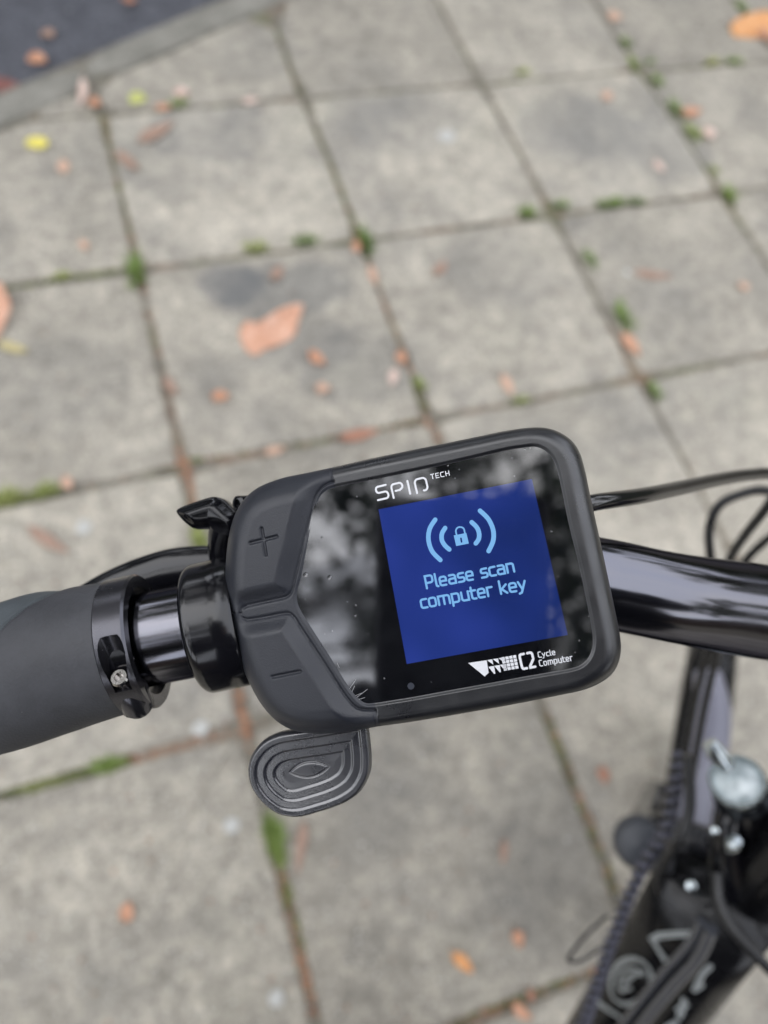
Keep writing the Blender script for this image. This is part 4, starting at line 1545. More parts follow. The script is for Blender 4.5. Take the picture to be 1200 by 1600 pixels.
ribbons('brand_lettering', text_lines('TECH', (673.5, 748.5), (703, 742.3), hp, 6.6 * px_mm, .18), 1.25 * px_mm, hp, m_ink, housing, dev)
ribbons('model_lettering', text_lines('C2', (815.5, 1045.7), (837.5, 1041.4), hp, 21.0 * px_mm, .22), 3.7 * px_mm, hp, m_ink, housing, dev)
ribbons('model_lettering', text_lines('Cycle', (841.5, 1027.5), (868.5, 1022.5), hp, 7.6 * px_mm, .12), 1.35 * px_mm, hp, m_ink, housing, dev)
ribbons('model_lettering', text_lines('Computer', (843.5, 1041), (895.5, 1031.5), hp, 8.2 * px_mm, .12), 1.4 * px_mm, hp, m_ink, housing, dev)
# the logo left of C2: wedges that turn into a grid of small blocks
lv, lf = [], []


def tri_px(*pts):
    b0 = len(lv)
    for q in pts:
        lv.append(dev(*loc(*q, hp), hp))
    lf.append(tuple(range(b0, b0 + len(pts))))


tri_px((731.5, 1036), (760.5, 1031.5), (763.5, 1051), (757.5, 1057))
ax_, ay_ = np.array([1, -.168]), np.array([.2, 1])
o_ = np.array([758., 1032.])
for q in range(3):
    b_ = o_ + ax_ * (q * 9 + 3)
    tri_px(b_, b_ + ax_ * 8.2, b_ + ax_ * 8.2 + ay_ * 8.5)
    b2 = b_ + ay_ * 10.5 + ax_ * 0
    tri_px(b2, b2 + ax_ * 8.6, b2 + ax_ * 8.6 + ay_ * (12 - q), b2 + ax_ * 6.5 + ay_ * (12 - q))
for cx_ in range(4):
    for cy_ in range(4):
        b_ = np.array([783.3, 1027.2]) + ax_ * cx_ * 6 + ay_ * cy_ * 5.5
        tri_px(b_, b_ + ax_ * 4.9, b_ + ax_ * 4.9 + ay_ * 4.5, b_ + ay_ * 4.5)
o = mesh_obj('logo_print', lv, lf, m_ink, housing, smooth=False)
# small round light sensor under the glass, and scuffs and drops on it
c_ = loc(642, 1072, hp)
mesh_obj('light_sensor', [dev(c_[0] + .75 * math.cos(a), c_[1] + .75 * math.sin(a), hp) for a in np.linspace(0, 6.28, 20, endpoint=False)], [tuple(range(20))], new_mat('sensor_grey', (.05, .055, .07), .2)[0], housing, smooth=False)
sc_l = []
for a, b_ in (((545, 1078), (556, 1062)), ((549, 1083), (554, 1072)), ((553, 1088), (565, 1083)), ((557, 1090), (574, 1077)), ((560, 1093), (570, 1090)), ((530, 1043), (527, 1036))):
    sc_l.append([loc(*a, hp), loc(*b_, hp)])
ribbons('scuff_marks', sc_l, .10, hp, new_mat('scuff', (.35, .35, .36), .6)[0], housing, dev)
dv, df = [], []
r_ = random.Random(5)
drops = [(478, 898, .55), (502, 1009, .30), (556, 945, .28), (555, 962, .26), (543, 940, .2), (515, 902, .5), (503, 840, .25), (540, 1000, .18), (600, 1060, .2), (590, 735, .2), (820, 702, .2), (700, 727, .2), (862, 830, .2), (872, 900, .15), (905, 1000, .25), (575, 990, .14), (800, 715, .2)]
for x, y, rd in drops:
    q = loc(x, y, hp)
    b0 = len(dv)
    for k in range(10):
        a = 2 * math.pi * k / 10
        dv.append(dev(q[0] + rd * math.cos(a) * r_.uniform(.8, 1.2), q[1] + rd * math.sin(a), hp))
    for k in range(10):
        a = 2 * math.pi * k / 10
        dv.append(dev(q[0] + rd * .6 * math.cos(a), q[1] + rd * .6 * math.sin(a), hp + rd * .35))
    dv.append(dev(q[0], q[1], hp + rd * .45))
    for k in range(10):
        k2 = (k + 1) % 10
        df.append((b0 + k, b0 + k2, b0 + 10 + k2, b0 + 10 + k))
        df.append((b0 + 10 + k, b0 + 10 + k2, b0 + 20))
o = mesh_obj('water_drops', dv, df, m_water, housing)
o['kind'] = 'stuff'

# ---- handlebar
bar_px = [(-420, 1160, .192), (-150, 1100, .190), (0, 1062, .1885), (203, 1006, .187), (305, 984, .187), (500, 944, .188), (700, 908, .189), (820, 899, .190), (880, 903, .191), (950, 913, .193), (1060, 935, .198), (1200, 957, .213), (1400, 985, .230), (1650, 1010, .245)]
bp = [P(*q) for q in bar_px]
CEN = bp[-1]
# mirrored right half, so that the bar is whole
mirror = []
for q in bp[:-1][::-1]:
    d = q - CEN
    mirror.append(q - 2 * np.dot(d, BR) * BR)
path = catmull(bp + mirror, 8)
rad = []
for k, q in enumerate(path):
    # 22.2 mm at the ends, 25.4 mm and more at the middle
    s = np.linalg.norm(q - CEN)
    rad.append(.0111 + .0019 * smooth01(np.array([(.16 - s) / .05]))[0] + .0008)
tube('handlebar', path, [x - .0006 for x in rad], m_anod, bike, seg=48, up=NW)
AX = unit(P(305, 984, .187) - P(203, 1006, .187))          # axis of the bar at the ring, to the right
UPB = unit(NW - np.dot(NW, AX) * AX)                        # towards the viewer
SDB = np.cross(UPB, AX)                                     # up in the picture

# collar of the control unit (half under the computer)
c0 = P(303, 984.5, .187)
lathe('control_collar', [(-.0008, .0116), (-.0008, .0138), (-.0005, .0148), (.0001, .0154), (.0009, .01575), (.0020, .0158), (.006, .0158), (.0105, .0158), (.0115, .0150), (.0115, .0116)], P(312, 982.5, .187), AX, m_collar, bike, closed=True)
box('mount_block', P(490, 946, .190) , AX, SDB, UPB, .052, .030, .018, m_satin, bike, bev=.004)

# locking ring of the grip, with a pocket and a steel bolt
ra = P(203, 1006, .187)
ring = lathe('grip_lock_ring', [(-.0040, .0118), (-.0040, .0158), (-.0034, .0164), (.0030, .0164), (.0036, .0159), (.0036, .0132), (.0008, .0128), (.0008, .0118)], ra + AX * .0012, AX, m_anod2, bike, closed=True, ang=30)
th = math.radians(-31)                                       # where the bolt sits, from the viewer side towards the rider
RB = UPB * math.cos(th) + SDB * math.sin(th)
TB = -UPB * math.sin(th) + SDB * math.cos(th)
bc = ra + AX * .0014 + RB * .0145
cv, cf = lathe_geo([(-.0015, 0), (-.0015, .0027), (.0110, .0031), (.0115, 0)], bc, TB, 20)
cut = fix_normals(mesh_obj('cutter', cv, cf, m_gloss))
md = ring.modifiers.new('pocket', 'BOOLEAN')
md.object = cut
md.operation = 'DIFFERENCE'
md.solver = 'EXACT'
dg = bpy.context.evaluated_depsgraph_get()
me = bpy.data.meshes.new_from_object(ring.evaluated_get(dg))
ring.modifiers.clear()
ring.data = me
bpy.data.objects.remove(cut)
sharp(ring, 30)
boss_c = ra + AX * .0012 + RB * .0122 - TB * .0062
tube('clamp_lug', [boss_c - TB * .005, boss_c - TB * .0035, boss_c + TB * .002, boss_c + TB * .0038], [.0026, .0038, .0038, .0030], m_anod2, ring, seg=20, up=AX)
BD = unit(TB * .75 + UPB * .75)
bq = bc + TB * .0006 + RB * .0004
bolt = lathe('bolt', [(-.005, 0), (-.005, .0016), (0, .0018), (.0014, .0021), (.0019, .0018), (.0019, .0011), (.0006, .0010), (.0006, 0)], bq, BD, m_steel, ring, seg=28)
gap_v, gap_f = box_geo(ra + AX * .0012 + (UPB * math.cos(math.radians(-72)) + SDB * math.sin(math.radians(-72))) * .0150, AX, unit(np.cross(AX, RB)), RB, .0078, .0012, .005)
tube('inner_sleeve', [ra - AX * .002, ra + AX * .0032], [.0134, .0134], m_gloss, ring, seg=40, up=UPB)

# rubber grip
gp = catmull([P(197, 1008, .187), P(100, 1031, .1878), P(0, 1062, .1885), P(-150, 1100, .190), P(-400, 1156, .192)], 40)
Tg, Ag, Bg = frames(gp, UPB)
arcl = np.concatenate([[0], np.cumsum(np.linalg.norm(np.diff(gp, axis=0), axis=1))]) * 1000
SEG = 220
gvv, gff = [], []
gcl = []
for i in range(len(gp)):
    s = arcl[i]
    base = np.interp(s, [0, .6, 2, 16, 30, 60, 100], [15.5, 15.9, 16.1, 17.3, 17.6, 17.5, 17.0])
    for k in range(SEG):
        a = 2 * math.pi * k / SEG
        # a: 0 viewer, + towards SDB side
        r1 = base
        # swoop: boundary s = f(angle)
        aa = ((math.degrees(a) + 180) % 360) - 180
        up_ = aa if np.dot(Bg[i], SDB) > 0 else -aa
        sb = 42 - (up_ - 0) * .30 if up_ > -60 else 60
        sb = np.interp(up_, [-90, -30, 0, 25, 45, 65, 90, 140], [60, 44, 33, 25, 19.5, 14, 9, 8])
        d = s - sb
        r1 += -.5 * smooth01(np.array([(d + .5) / 1.2]))[0] + 1.2 * smooth01(np.array([(d - 3) / 8]))[0] * max(0, math.cos(math.radians(up_ - 70))) if up_ > -90 else 0
        r1 -= .55 * math.exp(-((d) / .45) ** 2) + .40 * math.exp(-((d - 2.0) / .4) ** 2)
        # clamp side ear near the lock ring
        r1 += .25 * math.exp(-((s - .3) / 1.2) ** 2)
        if s > 38:
            r1 += .0
        gvv.append(gp[i] + (Ag[i] * math.cos(a) + Bg[i] * math.sin(a)) * r1 / 1000)
        gcl.append(d)
for i in range(len(gp) - 1):
    for k in range(SEG):
        a = i * SEG + k
        b_ = i * SEG + (k + 1) % SEG
        gff.append((a, b_, b_ + SEG, a + SEG))
gff.append(tuple(range(SEG))[::-1])
gff.append(tuple((len(gp) - 1) * SEG + k for k in range(SEG)))
fm = [1 if (all(gcl[q] > .2 for q in f)) else 0 for f in gff]
grip = fix_normals(mesh_obj('grip', gvv, gff, m_grip, bike, mats=[m_grip, m_grip2], fmat=fm, label='dark grey rubber grip with a curved seam'))
# grip on the far side of the bar
gp2 = [q - 2 * np.dot(q - CEN, BR) * BR for q in gp[::12]]
tube('grip', gp2, [.0165, .0175, .0175, .017], m_grip, bike, seg=32)

# ---- brake lever behind the bar
bl = [P(395, 888, .206), P(345, 888, .207), P(300, 889, .208), P(262, 894, .209), P(215, 909, .210), P(172, 927, .211), P(125, 952, .212), P(40, 990, .213), P(-120, 1035, .214), P(-260, 1065, .214)]
tube('brake_lever', bl, [.0062, .0062, .0062, .0062, .0062, .006, .0058, .0055, .005, .0045], m_gloss, bike, seg=28, up=SDB, flat=.55, smooth_path=8)
box('lever_clamp', P(415, 895, .199), AX, SDB, UPB, .016, .022, .022, m_satin, bike, bev=.003)

# ---- generic raised plate from an outline
def plate(name, px, d_top, thick, hfun, mat, parent, centre, nrm=None, NAp=360, NRp=60, n=6, sharp_idx=(), top_d=None):
    nn = NW if nrm is None else nrm
    o3 = P(*centre, d_top)
    uu = unit(UW - np.dot(UW, nn) * nn)
    vv = np.cross(nn, uu)

    def lc(x, y):
        a = P(x, y, 1.0) - CAM
        k = np.dot(o3 - CAM, nn) / np.dot(a, nn)
        q = CAM + a * k - o3
        return np.array([np.dot(q, uu), np.dot(q, vv)]) * 1000
    pts = [lc(x, y) for x, y in px]
    line = catmull(pts, n, closed=True)
    c_ = lc(*centre)
    an = np.linspace(-math.pi + .0013, math.pi + .0013, NAp, endpoint=False)
    ol = by_angle(line, c_, an)
    vs, fs = [], []
    for k in range(NRp):
        t_ = k / (NRp - 1) * .995
        q = ol + (c_ - ol) * t_
        hh_ = hfun(q, line, lc)
        for m_ in range(NAp):
            vs.append(o3 + (uu * q[m_, 0] + vv * q[m_, 1] + nn * hh_[m_]) / 1000)
    for k in range(NRp - 1):
        for m_ in range(NAp):
            a = k * NAp + m_
            b_ = k * NAp + (m_ + 1) % NAp
            fs.append((a, b_, b_ + NAp, a + NAp))
    fs.append(tuple((NRp - 1) * NAp + m_ for m_ in range(NAp)))
    # sides and underside
    h0 = hfun(ol, line, lc)
    prev = 0
    rows = []
    for dh, sc_ in ((-thick * .35, 1.0), (-thick * .75, .985), (-thick, .95)):
        st = len(vs)
        q = c_ + (ol - c_) * sc_
        for m_ in range(NAp):
            vs.append(o3 + (uu * q[m_, 0] + vv * q[m_, 1] + nn * (h0[m_] + dh)) / 1000)
        rows.append(st)
    prev = 0
    for st in rows:
        for m_ in range(NAp):
            m2 = (m_ + 1) % NAp
            fs.append((st + m_, st + m2, prev + m2, prev + m_))
        prev = st
    fs.append(tuple(prev + m_ for m_ in range(NAp))[::-1])
    o = fix_normals(mesh_obj(name, vs, fs, mat, parent))
    return o


PAD_PX = [(385.5, 1210), (388, 1190), (397, 1173), (412, 1158), (433, 1148.5), (460, 1143.5), (490, 1139), (520, 1134), (548, 1129), (568, 1125.5), (572.5, 1127), (574.5, 1140), (577, 1162), (579, 1188), (576.5, 1213), (563, 1238), (543, 1254), (520, 1264.5),
          (496, 1272), (470, 1279), (448, 1279), (428, 1272.5), (406, 1255), (391, 1233)]


def pad_h(q, line, lc):
    d = poly_dist(q, line[::2], True)
    # shallow terraces that step down inwards, each with a fine groove
    h = -1.1 * np.power(1 - np.clip(d / .9, 0, 1), 2) * 1.0
    for g_ in (1.75, 3.95, 6.15):
        h += -.30 * smooth01((d - g_ + .1) / .75) + .10 * np.clip((d - g_ - .75) / 1.4, 0, 1)
    h -= .0
    e0_, e1_ = lc(452, 1208.5), lc(512, 1199.5)
    c_ = (e0_ + e1_) / 2
    dx = unit(e1_ - e0_)
    dy = np.array([-dx[1], dx[0]])
    L = np.linalg.norm(e1_ - e0_) / 2
    x = (q - c_) @ dx / L
    y = (q - c_) @ dy
    w = 1.75 * (1 - np.clip(np.abs(x), 0, 1) ** 2)
    de = np.abs(y) - w
    de = np.where(np.abs(x) > 1, np.abs(x) * L - L + np.abs(y) + .0, np.abs(de) * np.where(de > 0, .9, .9))
    h -= .30 * np.exp(-(de / .24) ** 2)
    inside_ = (np.abs(y) < w) & (np.abs(x) < 1)
    h += np.where(inside_, .12, 0)
    return h


pn = unit(NW + UW * .0 - VW * .10)
pad = plate('shift_paddle', PAD_PX, .1765, 2.4, pad_h, m_paddle, bike, (482, 1205), nrm=pn, NAp=900, NRp=150, n=5)
tube('paddle_arm', [P(510, 1160, .184), P(515, 1100, .187), P(500, 1020, .192)], [.004, .005, .006], m_satin, pad, seg=20, flat=1.0)

# release lever at the upper left
LEV_PX = [(273.5, 798.5), (280, 793), (292, 788), (306, 783), (320, 778.5), (333, 776), (345, 780), (356, 790), (366, 800), (373, 812), (370, 832), (362, 842), (352, 840), (345, 828), (333, 825), (316, 827), (300, 826), (290, 819), (280, 808)]


def lev_h(q, line, lc):
    d = poly_dist(q, line[::2], True)
    a_, b_ = lc(284, 803), lc(330, 790)
    c1_ = lc(362, 815)
    dr = np.minimum(seg_dist(q, a_, b_), seg_dist(q, b_, c1_))
    return -1.9 * (1 - smooth01(d / 2.8)) + 1.5 * np.exp(-(dr / 3.6) ** 2)


lev = plate('release_lever', LEV_PX, .190, 4.5, lev_h, m_gloss, bike, (335, 803), NAp=240, NRp=40)
tube('lever_pivot', [P(354, 822, .190), P(350, 845, .192), P(356, 870, .194), P(380, 900, .192)], [.0042, .0040, .0046, .006], m_gloss, lev, seg=24, smooth_path=5)
lathe('screw', [(-.002, 0), (-.002, .0020), (.0012, .0020), (.0016, .0015), (.0016, .0010), (.0008, .0009), (.0008, 0)], P(378, 787, .187), unit(NW + UW * -.5), m_gloss, lev, seg=24)

# ---- cables
tube('brake_cable', [P(760, 830, .186), P(860, 802, .184), P(925, 786, .186), P(1000, 775, .200), P(1060, 763, .218), P(1120, 750, .238), P(1170, 742, .255), P(1215, 742, .270), P(1300, 765, .30), P(1380, 860, .34), P(1400, 1000, .38), P(1330, 1200, .42), P(1240, 1330, .45)], .0021, m_cable, bike, seg=20, smooth_path=10)
for pts, w in (([(1116, 905, .40), (1109, 860, .39), (1109, 822, .385), (1122, 792, .38), (1150, 775, .375), (1200, 767, .37), (1270, 800, .37), (1320, 900, .38), (1300, 1050, .40)], .0023),
               ([(1128, 925, .40), (1140, 875, .38), (1165, 835, .36), (1200, 790, .34), (1260, 700, .32), (1400, 640, .30)], .0022),
               ([(1140, 920, .42), (1162, 880, .41), (1188, 852, .40), (1215, 835, .39), (1300, 810, .38), (1420, 830, .36)], .0022),
               ([(1116, 905, .40), (1112, 990, .43), (1085, 1100, .47), (1062, 1230, .50), (1040, 1330, .52)], .0022),
               ([(1128, 925, .40), (1124, 1000, .43), (1100, 1110, .46), (1078, 1240, .48), (1075, 1340, .48)], .0022)):
    tube('cable', [P(*q) for q in pts], w, m_cable2, bike, seg=14, smooth_path=8)

# ---- stem, head tube, fork, down tube (the bicycle is held leaning over to its left)
WC = P(1082, 1245, .95)
WU = unit(CAM - WC)
WF = S.T @ np.array([.14, -1, 0.])
WF = unit(WF - np.dot(WF, WU) * WU)
WR = np.cross(WF, WU)
ht_top = HEAD
AXS = unit(HEAD - WC)
lathe('head_tube', [(-.080, 0), (-.080, .022), (-.070, .023), (-.012, .023), (-.010, .026), (.004, .027), (.010, .025), (.012, 0)], ht_top - AXS * .02, AXS, m_frame, bike, seg=40)
lathe('headset_cap', [(-.02, .021), (0, .0235), (.006, .0225), (.012, .017), (.014, 0)], ht_top + AXS * .004, AXS, m_gloss, bike, seg=40)
st2 = [P(1182, 1388, .435), P(1220, 1345, .415), P(1300, 1290, .38), P(1450, 1190, .33), CEN]
tube('stem', st2, [.021, .022, .021, .019, .018], m_frame, bike, seg=36, smooth_path=8)
CR0 = ht_top - AXS * .105
LAT = unit(WR - np.dot(WR, AXS) * AXS)
for s in (-1, 1):
    top = CR0 + LAT * s * .060 + AXS * .012
    leg = tube('fork_leg', [top, top + (WC + WR * s * .046 - top) * .25, WC + WR * s * .046], [.0150, .0125, .009], m_frame, bike, seg=28)
    lathe('adjuster_cap', [(-.006, .0165), (.004, .0190), (.010, .0185), (.016, .014), (.019, 0)], top, AXS, m_cap, leg, seg=28)
box('fork_crown', CR0, LAT, np.cross(AXS, LAT), AXS, .120, .040, .028, m_frame, bike, bev=.007)


def wheel(name, c, rad_):
    w = mesh_obj(name, *tor(c, rad_ - .022, .0225), m_tyre, bike)
    rim = mesh_obj('rim', *tor(c, rad_ - .052, .011, 64, 10), m_anod2, w)
    lathe('hub', [(-.05, 0), (-.05, .006), (-.033, .008), (-.03, .028), (-.02, .022), (.02, .022), (.03, .028), (.033, .008), (.05, .006), (.05, 0)], c, WR, m_anod2, w, seg=24)
    for k in range(28):
        a = 2 * math.pi * k / 28
        q = c + (WF * math.cos(a) + WU * math.sin(a)) * (rad_ - .056)
        a2 = a + (.9 if k % 2 else -.9)
        q2 = c + (WF * math.cos(a2) + WU * math.sin(a2)) * .025 + WR * (.028 if k % 4 < 2 else -.028)
        v, f = tube_geo([q2, q], .0011, 5)
        mesh_obj('spoke', v, f, m_steel, w)
    # tread blocks
    tv, tf = [], []
    for k in range(64):
        a = 2 * math.pi * k / 64
        for e, off in ((-.012, 0), (.012, .5), (-.0045, .5), (.0045, 0)):
            aa = a + off * 2 * math.pi / 64
            er = WF * math.cos(aa) + WU * math.sin(aa)
            et = -WF * math.sin(aa) + WU * math.cos(aa)
            rr_ = rad_ - .0005 - (e / .0225) ** 2 * .009
            v, f = box_geo(c + er * rr_ + WR * e, et, WR, er, .012, .0065, .003)
            b0 = len(tv)
            tv += v
            tf += [tuple(x + b0 for x in q) for q in f]
    o = mesh_obj('tread', tv, tf, m_tyre, w, smooth=False)
    o['kind'] = 'stuff'
    return w


def tor(c, R, r, n=96, m=20):
    v, f = [], []
    for i in range(n):
        a = 2 * math.pi * i / n
        er = WF * math.cos(a) + WU * math.sin(a)
        for k in range(m):
            b_ = 2 * math.pi * k / m
            v.append(c + er * (R + r * math.cos(b_)) + WR * r * math.sin(b_))
    for i in range(n):
        for k in range(m):
            f.append((i * m + k, ((i + 1) % n) * m + k, ((i + 1) % n) * m + (k + 1) % m, i * m + (k + 1) % m))
    return v, f


WRAD = .215
wheel('front_wheel', WC, WRAD)
# mudguard over the front wheel
mv, mf = [], []
nn_ = 40
for i in range(nn_):
    a = math.radians(190 - 150 * i / (nn_ - 1))
    er = WF * math.cos(a) + WU * math.sin(a)
    for k in range(9):
        b_ = math.radians(-75 + 150 * k / 8)
        mv.append(WC + er * (WRAD - .004 + .018 * math.cos(b_)) + WR * .027 * math.sin(b_))
for i in range(nn_ - 1):
    for k in range(8):
        a = i * 9 + k
        mf.append((a, a + 1, a + 10, a + 9))
o = mesh_obj('mudguard', mv, mf, m_frame, bike)
md = o.modifiers.new('thick', 'SOLIDIFY')
md.thickness = .0015

# down tube
D0 = P(1098, 1432, .455)
D1 = P(990, 1592, .530)
dd = unit(D1 - D0)
D2 = D0 + dd * .62
D00 = D0 - dd * .035
toC = unit(CAM - D0)
DN = unit(toC - np.dot(toC, dd) * dd)                     # tube side facing the viewer
DS = np.cross(dd, DN)                                     # across the tube
if np.dot(DS, S.T @ np.array([1, 0, 0.])) < 0:
    DS = -DS
dv_, df_ = [], []
ns_ = 12
for i in range(ns_ + 1):
    c_ = D00 + (D2 - D00) * i / ns_
    for k in range(40):
        a = 2 * math.pi * k / 40
        ca, sa = math.cos(a), math.sin(a)
        dv_.append(c_ + DS * .034 * math.copysign(abs(ca) ** .75, ca) + DN * .026 * math.copysign(abs(sa) ** .65, sa))
for i in range(ns_):
    for k in range(40):
        df_.append((i * 40 + k, i * 40 + (k + 1) % 40, (i + 1) * 40 + (k + 1) % 40, (i + 1) * 40 + k))
df_.append(tuple(range(40)))
df_.append(tuple(ns_ * 40 + k for k in range(40)))
dt = fix_normals(mesh_obj('down_tube', dv_, df_, m_frame, bike))


def dloc(px, py, lift=.0265):
    a = P(px, py, 1.0) - CAM
    o_ = D0 + DN * lift
    k = np.dot(o_ - CAM, DN) / np.dot(a, DN)
    q = CAM + a * k - D0
    return np.array([np.dot(q, dd), np.dot(q, DS)]) * 1000


def dmap(u, v, h):
    # follow the rounding of the tube
    drop = .026 * (1 - max(0, 1 - abs(v / 34) ** 3.0) ** .35) if abs(v) < 34 else .026
    return D0 + (dd * u + DS * v) / 1000 + DN * (.0265 + h / 1000 - drop)


def px_lines(ls, n=5):
    return [[q for q in (catmull([dloc(x, y) for x, y in l], n) if c_ else [dloc(x, y) for x, y in l])] for l, c_ in ls]


def cr8(l):
    return [(860 + x / 3.53, 1300 + y / 3.53) for x, y in l]


def letter(lines, w=3.6):
    w = w * 1.12
    ribbons('frame_lettering', lines, w, .3, m_silver, dt, dmap)
    ribbons('frame_lettering', lines, w * .10, .45, m_frame, dt, dmap)


letter(px_lines([(cr8([(640, 715), (558, 598), (600, 572), (700, 562), (785, 558)]), False)]), 3.3)
th_ = [cr8([(440 + 128 * math.cos(a) * .78 + 52 * math.sin(a) * 1.0 * 0, 825 - 0)])[0] for a in (0,)]
oc = np.array([438, 827.])
e1_ = np.array([.66, -.75]); e2_ = np.array([.75, .66])
ov = [cr8([tuple(oc + e1_ * 132 * math.cos(a) + e2_ * 108 * math.sin(a))])[0] for a in np.linspace(0, 2 * math.pi, 25)]
letter(px_lines([(ov, False)]), 2.5)
iv = [cr8([tuple(oc + e1_ * 82 * math.cos(a) + e2_ * 62 * math.sin(a))])[0] for a in np.linspace(-2.7, .45, 12)]
letter(px_lines([(iv, False)]), 1.7)
letter(px_lines([(cr8([(385, 880), (440, 860)]), False), (cr8([(400, 838), (465, 785), (515, 775)]), False)]), 2.2)
letter(px_lines([(cr8([(165, 1040), (235, 950), (300, 975), (375, 1015)]), False)]), 3.4)
letter(px_lines([(cr8([(60, 1190), (130, 1110)]), False), (cr8([(95, 1150), (230, 1210)]), False)]), 3.4)
letter(px_lines([(cr8([(880, 745), (835, 790), (800, 860)]), False), (cr8([(830, 850), (790, 880)]), False)]), 2.6)
letter(px_lines([(cr8([(735, 930), (725, 985), (705, 1030)]), False), (cr8([(700, 985), (745, 960)]), False)]), 2.8)
letter(px_lines([(cr8([(690, 1060), (640, 1085), (615, 1120)]), False)]), 2.8)
# two hoses along the tube
for pts, w in (([(1096, 1440), (1078, 1474), (1040, 1516), (1002, 1563), (965, 1612), (900, 1700)], .0026), ([(1112, 1452), (1090, 1498), (1052, 1540), (1012, 1588), (980, 1630), (920, 1710)], .0036)):
    q3 = []
    for x, y in pts:
        q = dloc(x, y, .030)
        q3.append(D0 + (dd * q[0] + DS * q[1]) / 1000 + DN * .0300)
    tube('cable', q3, w, m_hose, bike, seg=18, smooth_path=6)

# spiral-wrapped cable bundle
sp_px = [(1062, 1175, .44), (1052, 1240, .44), (1038, 1300, .44), (1008, 1345, .44), (987, 1390, .445), (968, 1436, .45), (951, 1481, .455), (936, 1527, .46), (920, 1575, .465), (895, 1650, .475), (870, 1720, .49)]
pth = catmull([P(*q) for q in sp_px], 10)
tube('spiral_wrap', pth, .0019, m_cable2, bike, seg=14)
arc_l = np.concatenate([[0], np.cumsum(np.linalg.norm(np.diff(pth, axis=0), axis=1))])
_, SA, SB_ = frames(pth)
hel = []
tot = arc_l[-1]
turns = tot / .0068
nh = int(turns * 12)
for i in range(nh):
    s = tot * i / (nh - 1)
    c_ = np.array([np.interp(s, arc_l, pth[:, q]) for q in range(3)])
    a_ = np.array([np.interp(s, arc_l, SA[:, q]) for q in range(3)])
    b_ = np.array([np.interp(s, arc_l, SB_[:, q]) for q in range(3)])
    ph = 2 * math.pi * s / .0068
    hel.append(c_ + (a_ * math.cos(ph) + b_ * math.sin(ph)) * .0027)
v, f = tube_geo(hel, .0016, 7)
fix_normals(mesh_obj('wrap_coil', v, f, m_wrap, list(bike.children)[-1]))
# thin loose loop left of the bundle
tube('cable', [P(950, 1430, .50), P(925, 1452, .50), P(898, 1482, .505), (P(888, 1500, .51)), P(905, 1502, .51), P(935, 1484, .505), P(965, 1462, .50)], .0012, m_cable2, bike, seg=10, smooth_path=8)
tube('cable', [P(1120, 1365, .40), P(1122, 1400, .395), P(1135, 1435, .39), P(1160, 1470, .385), P(1200, 1512, .38), P(1290, 1600, .37), P(1420, 1680, .36)], .0028, m_cable2, bike, seg=16, smooth_path=8)
tube('cable', [P(1075, 1180, .42), P(1078, 1260, .42), P(1062, 1310, .42), P(1040, 1345, .43), P(1030, 1375, .44), P(1042, 1420, .45)], .0030, m_cable2, bike, seg=16, smooth_path=8)
tube('cable', [P(1060, 1280, .44), P(1048, 1330, .44), P(1046, 1375, .44), P(1060, 1430, .45)], .0026, m_satin, bike, seg=16, smooth_path=8)

# headlamp in front of the stem
LC = P(1152, 1222, .405)
la = unit(unit(CAM - LC) * .9 + UZ * .0 + S.T @ np.array([-.05, -.42, 0.]))
lamp = lathe('headlight', [(-.026, 0), (-.026, .007), (-.018, .0105), (-.004, .0140), (.001, .0145), (.0025, .0140), (.0025, .0128), (-.001, .0122), (-.001, 0)], LC, la, m_chrome, bike, seg=40, label='small round silver headlight')
hv_, hf_ = lathe_geo([(-.0008, .0122), (.0018, .010), (.0036, .0055), (.0042, 0)], LC, la, 30)
m_lens, t, b_ = new_mat('lamp_lens', (.6, .68, .70), .12, coat=1)
t.links.new(ramp(t, noise_tex(t, wpos(t), 130, 3), [(.35, (.36, .43, .45)), (.6, (.80, .88, .90))]), b_.inputs['Base Color'])
mesh_obj('lens', hv_, hf_, m_lens, lamp)
tube('lamp_nub', [P(1135, 1195, .402), P(1118, 1175, .400), P(1108, 1160, .400)], [.0045, .0050, .0036], m_chrome, lamp, seg=18)
tube('lamp_housing', [P(1160, 1240, .41), P(1170, 1275, .42), P(1165, 1320, .43)], [.0155, .0150, .011], m_gloss, lamp, seg=24)
tube('lamp_bracket', [P(1150, 1260, .41), P(1135, 1300, .41), P(1140, 1345, .42), P(1150, 1385, .43)], [.006, .007, .009, .011], m_gloss, bike, seg=20, smooth_path=4)
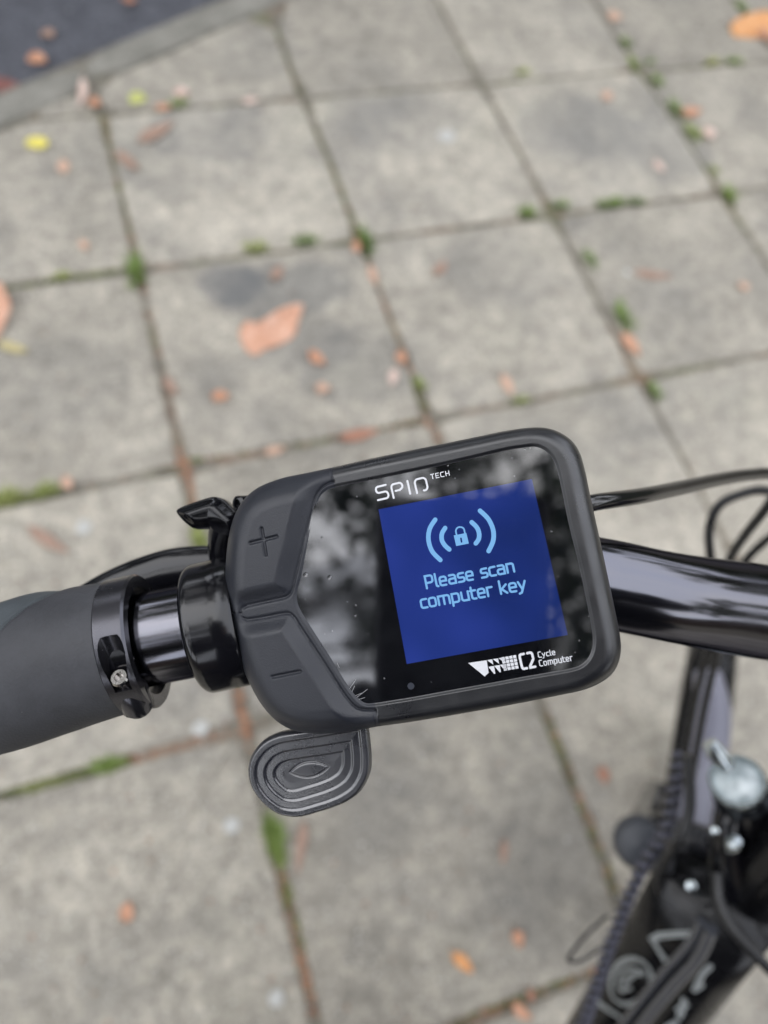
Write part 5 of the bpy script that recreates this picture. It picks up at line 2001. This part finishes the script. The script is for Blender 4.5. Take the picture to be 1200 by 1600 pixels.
lathe('bolt', [(-.006, 0), (-.006, .0032), (0, .0040), (.0022, .0036), (.003, 0)], P(1146, 1318, .392), unit(unit(CAM - P(1146, 1318, .4)) + S.T @ np.array([.3, -.55, 0])), m_chrome, bike, seg=24)
lathe('bolt', [(-.006, 0), (-.006, .0018), (0, .0022), (.0015, .0018), (.002, 0)], P(1117, 1298, .395), unit(CAM - P(1117, 1298, .395)), m_chrome, bike, seg=20)
lathe('bolt', [(-.006, 0), (-.006, .0026), (0, .0032), (.0022, .0026), (.003, 0)], P(1080, 1384, .425), unit(CAM - P(1080, 1384, .425)), m_chrome, bike, seg=20)
tube('fork_highlight', [P(1105, 1050, .60), P(1112, 1110, .585), P(1104, 1180, .56), P(1084, 1250, .545), P(1078, 1330, .53)], [.010, .0140, .0145, .0135, .012], m_sheen, bike, seg=24, smooth_path=6)  # grey tube stands in for the highlight down the right fork leg
tube('brake_arm', [P(1045, 1318, .46), P(1075, 1312, .46), P(1110, 1318, .455)], [.010, .011, .009], m_satin, bike, seg=20, smooth_path=4)
# seat tube, rear wheel and saddle behind the picture's lower edge
BB = D2
tube('seat_tube', [BB, BB - BF * .14 + UZ * .42], [.017, .015], m_frame, bike, seg=24)
lathe('bottom_bracket', [(-.045, 0), (-.045, .024), (.045, .024), (.045, 0)], BB, BR, m_frame, bike, seg=24)
sc0 = BB - BF * .17 + UZ * .50
sv_, sf_ = [], []
for i, (x, w, z) in enumerate(((.15, .012, -.012), (.13, .022, 0), (.05, .028, .0), (-.04, .060, .008), (-.10, .080, .014), (-.13, .060, .004))):
    for k in range(12):
        a = 2 * math.pi * k / 12
        sv_.append(sc0 + BF * x + BR * w * math.cos(a) + UZ * (z + .022 * math.sin(a)))
for i in range(5):
    for k in range(12):
        sf_.append((i * 12 + k, i * 12 + (k + 1) % 12, (i + 1) * 12 + (k + 1) % 12, (i + 1) * 12 + k))
sf_.append(tuple(range(12)))
sf_.append(tuple(60 + k for k in range(12)))
fix_normals(mesh_obj('saddle', sv_, sf_, m_tyre, bike))
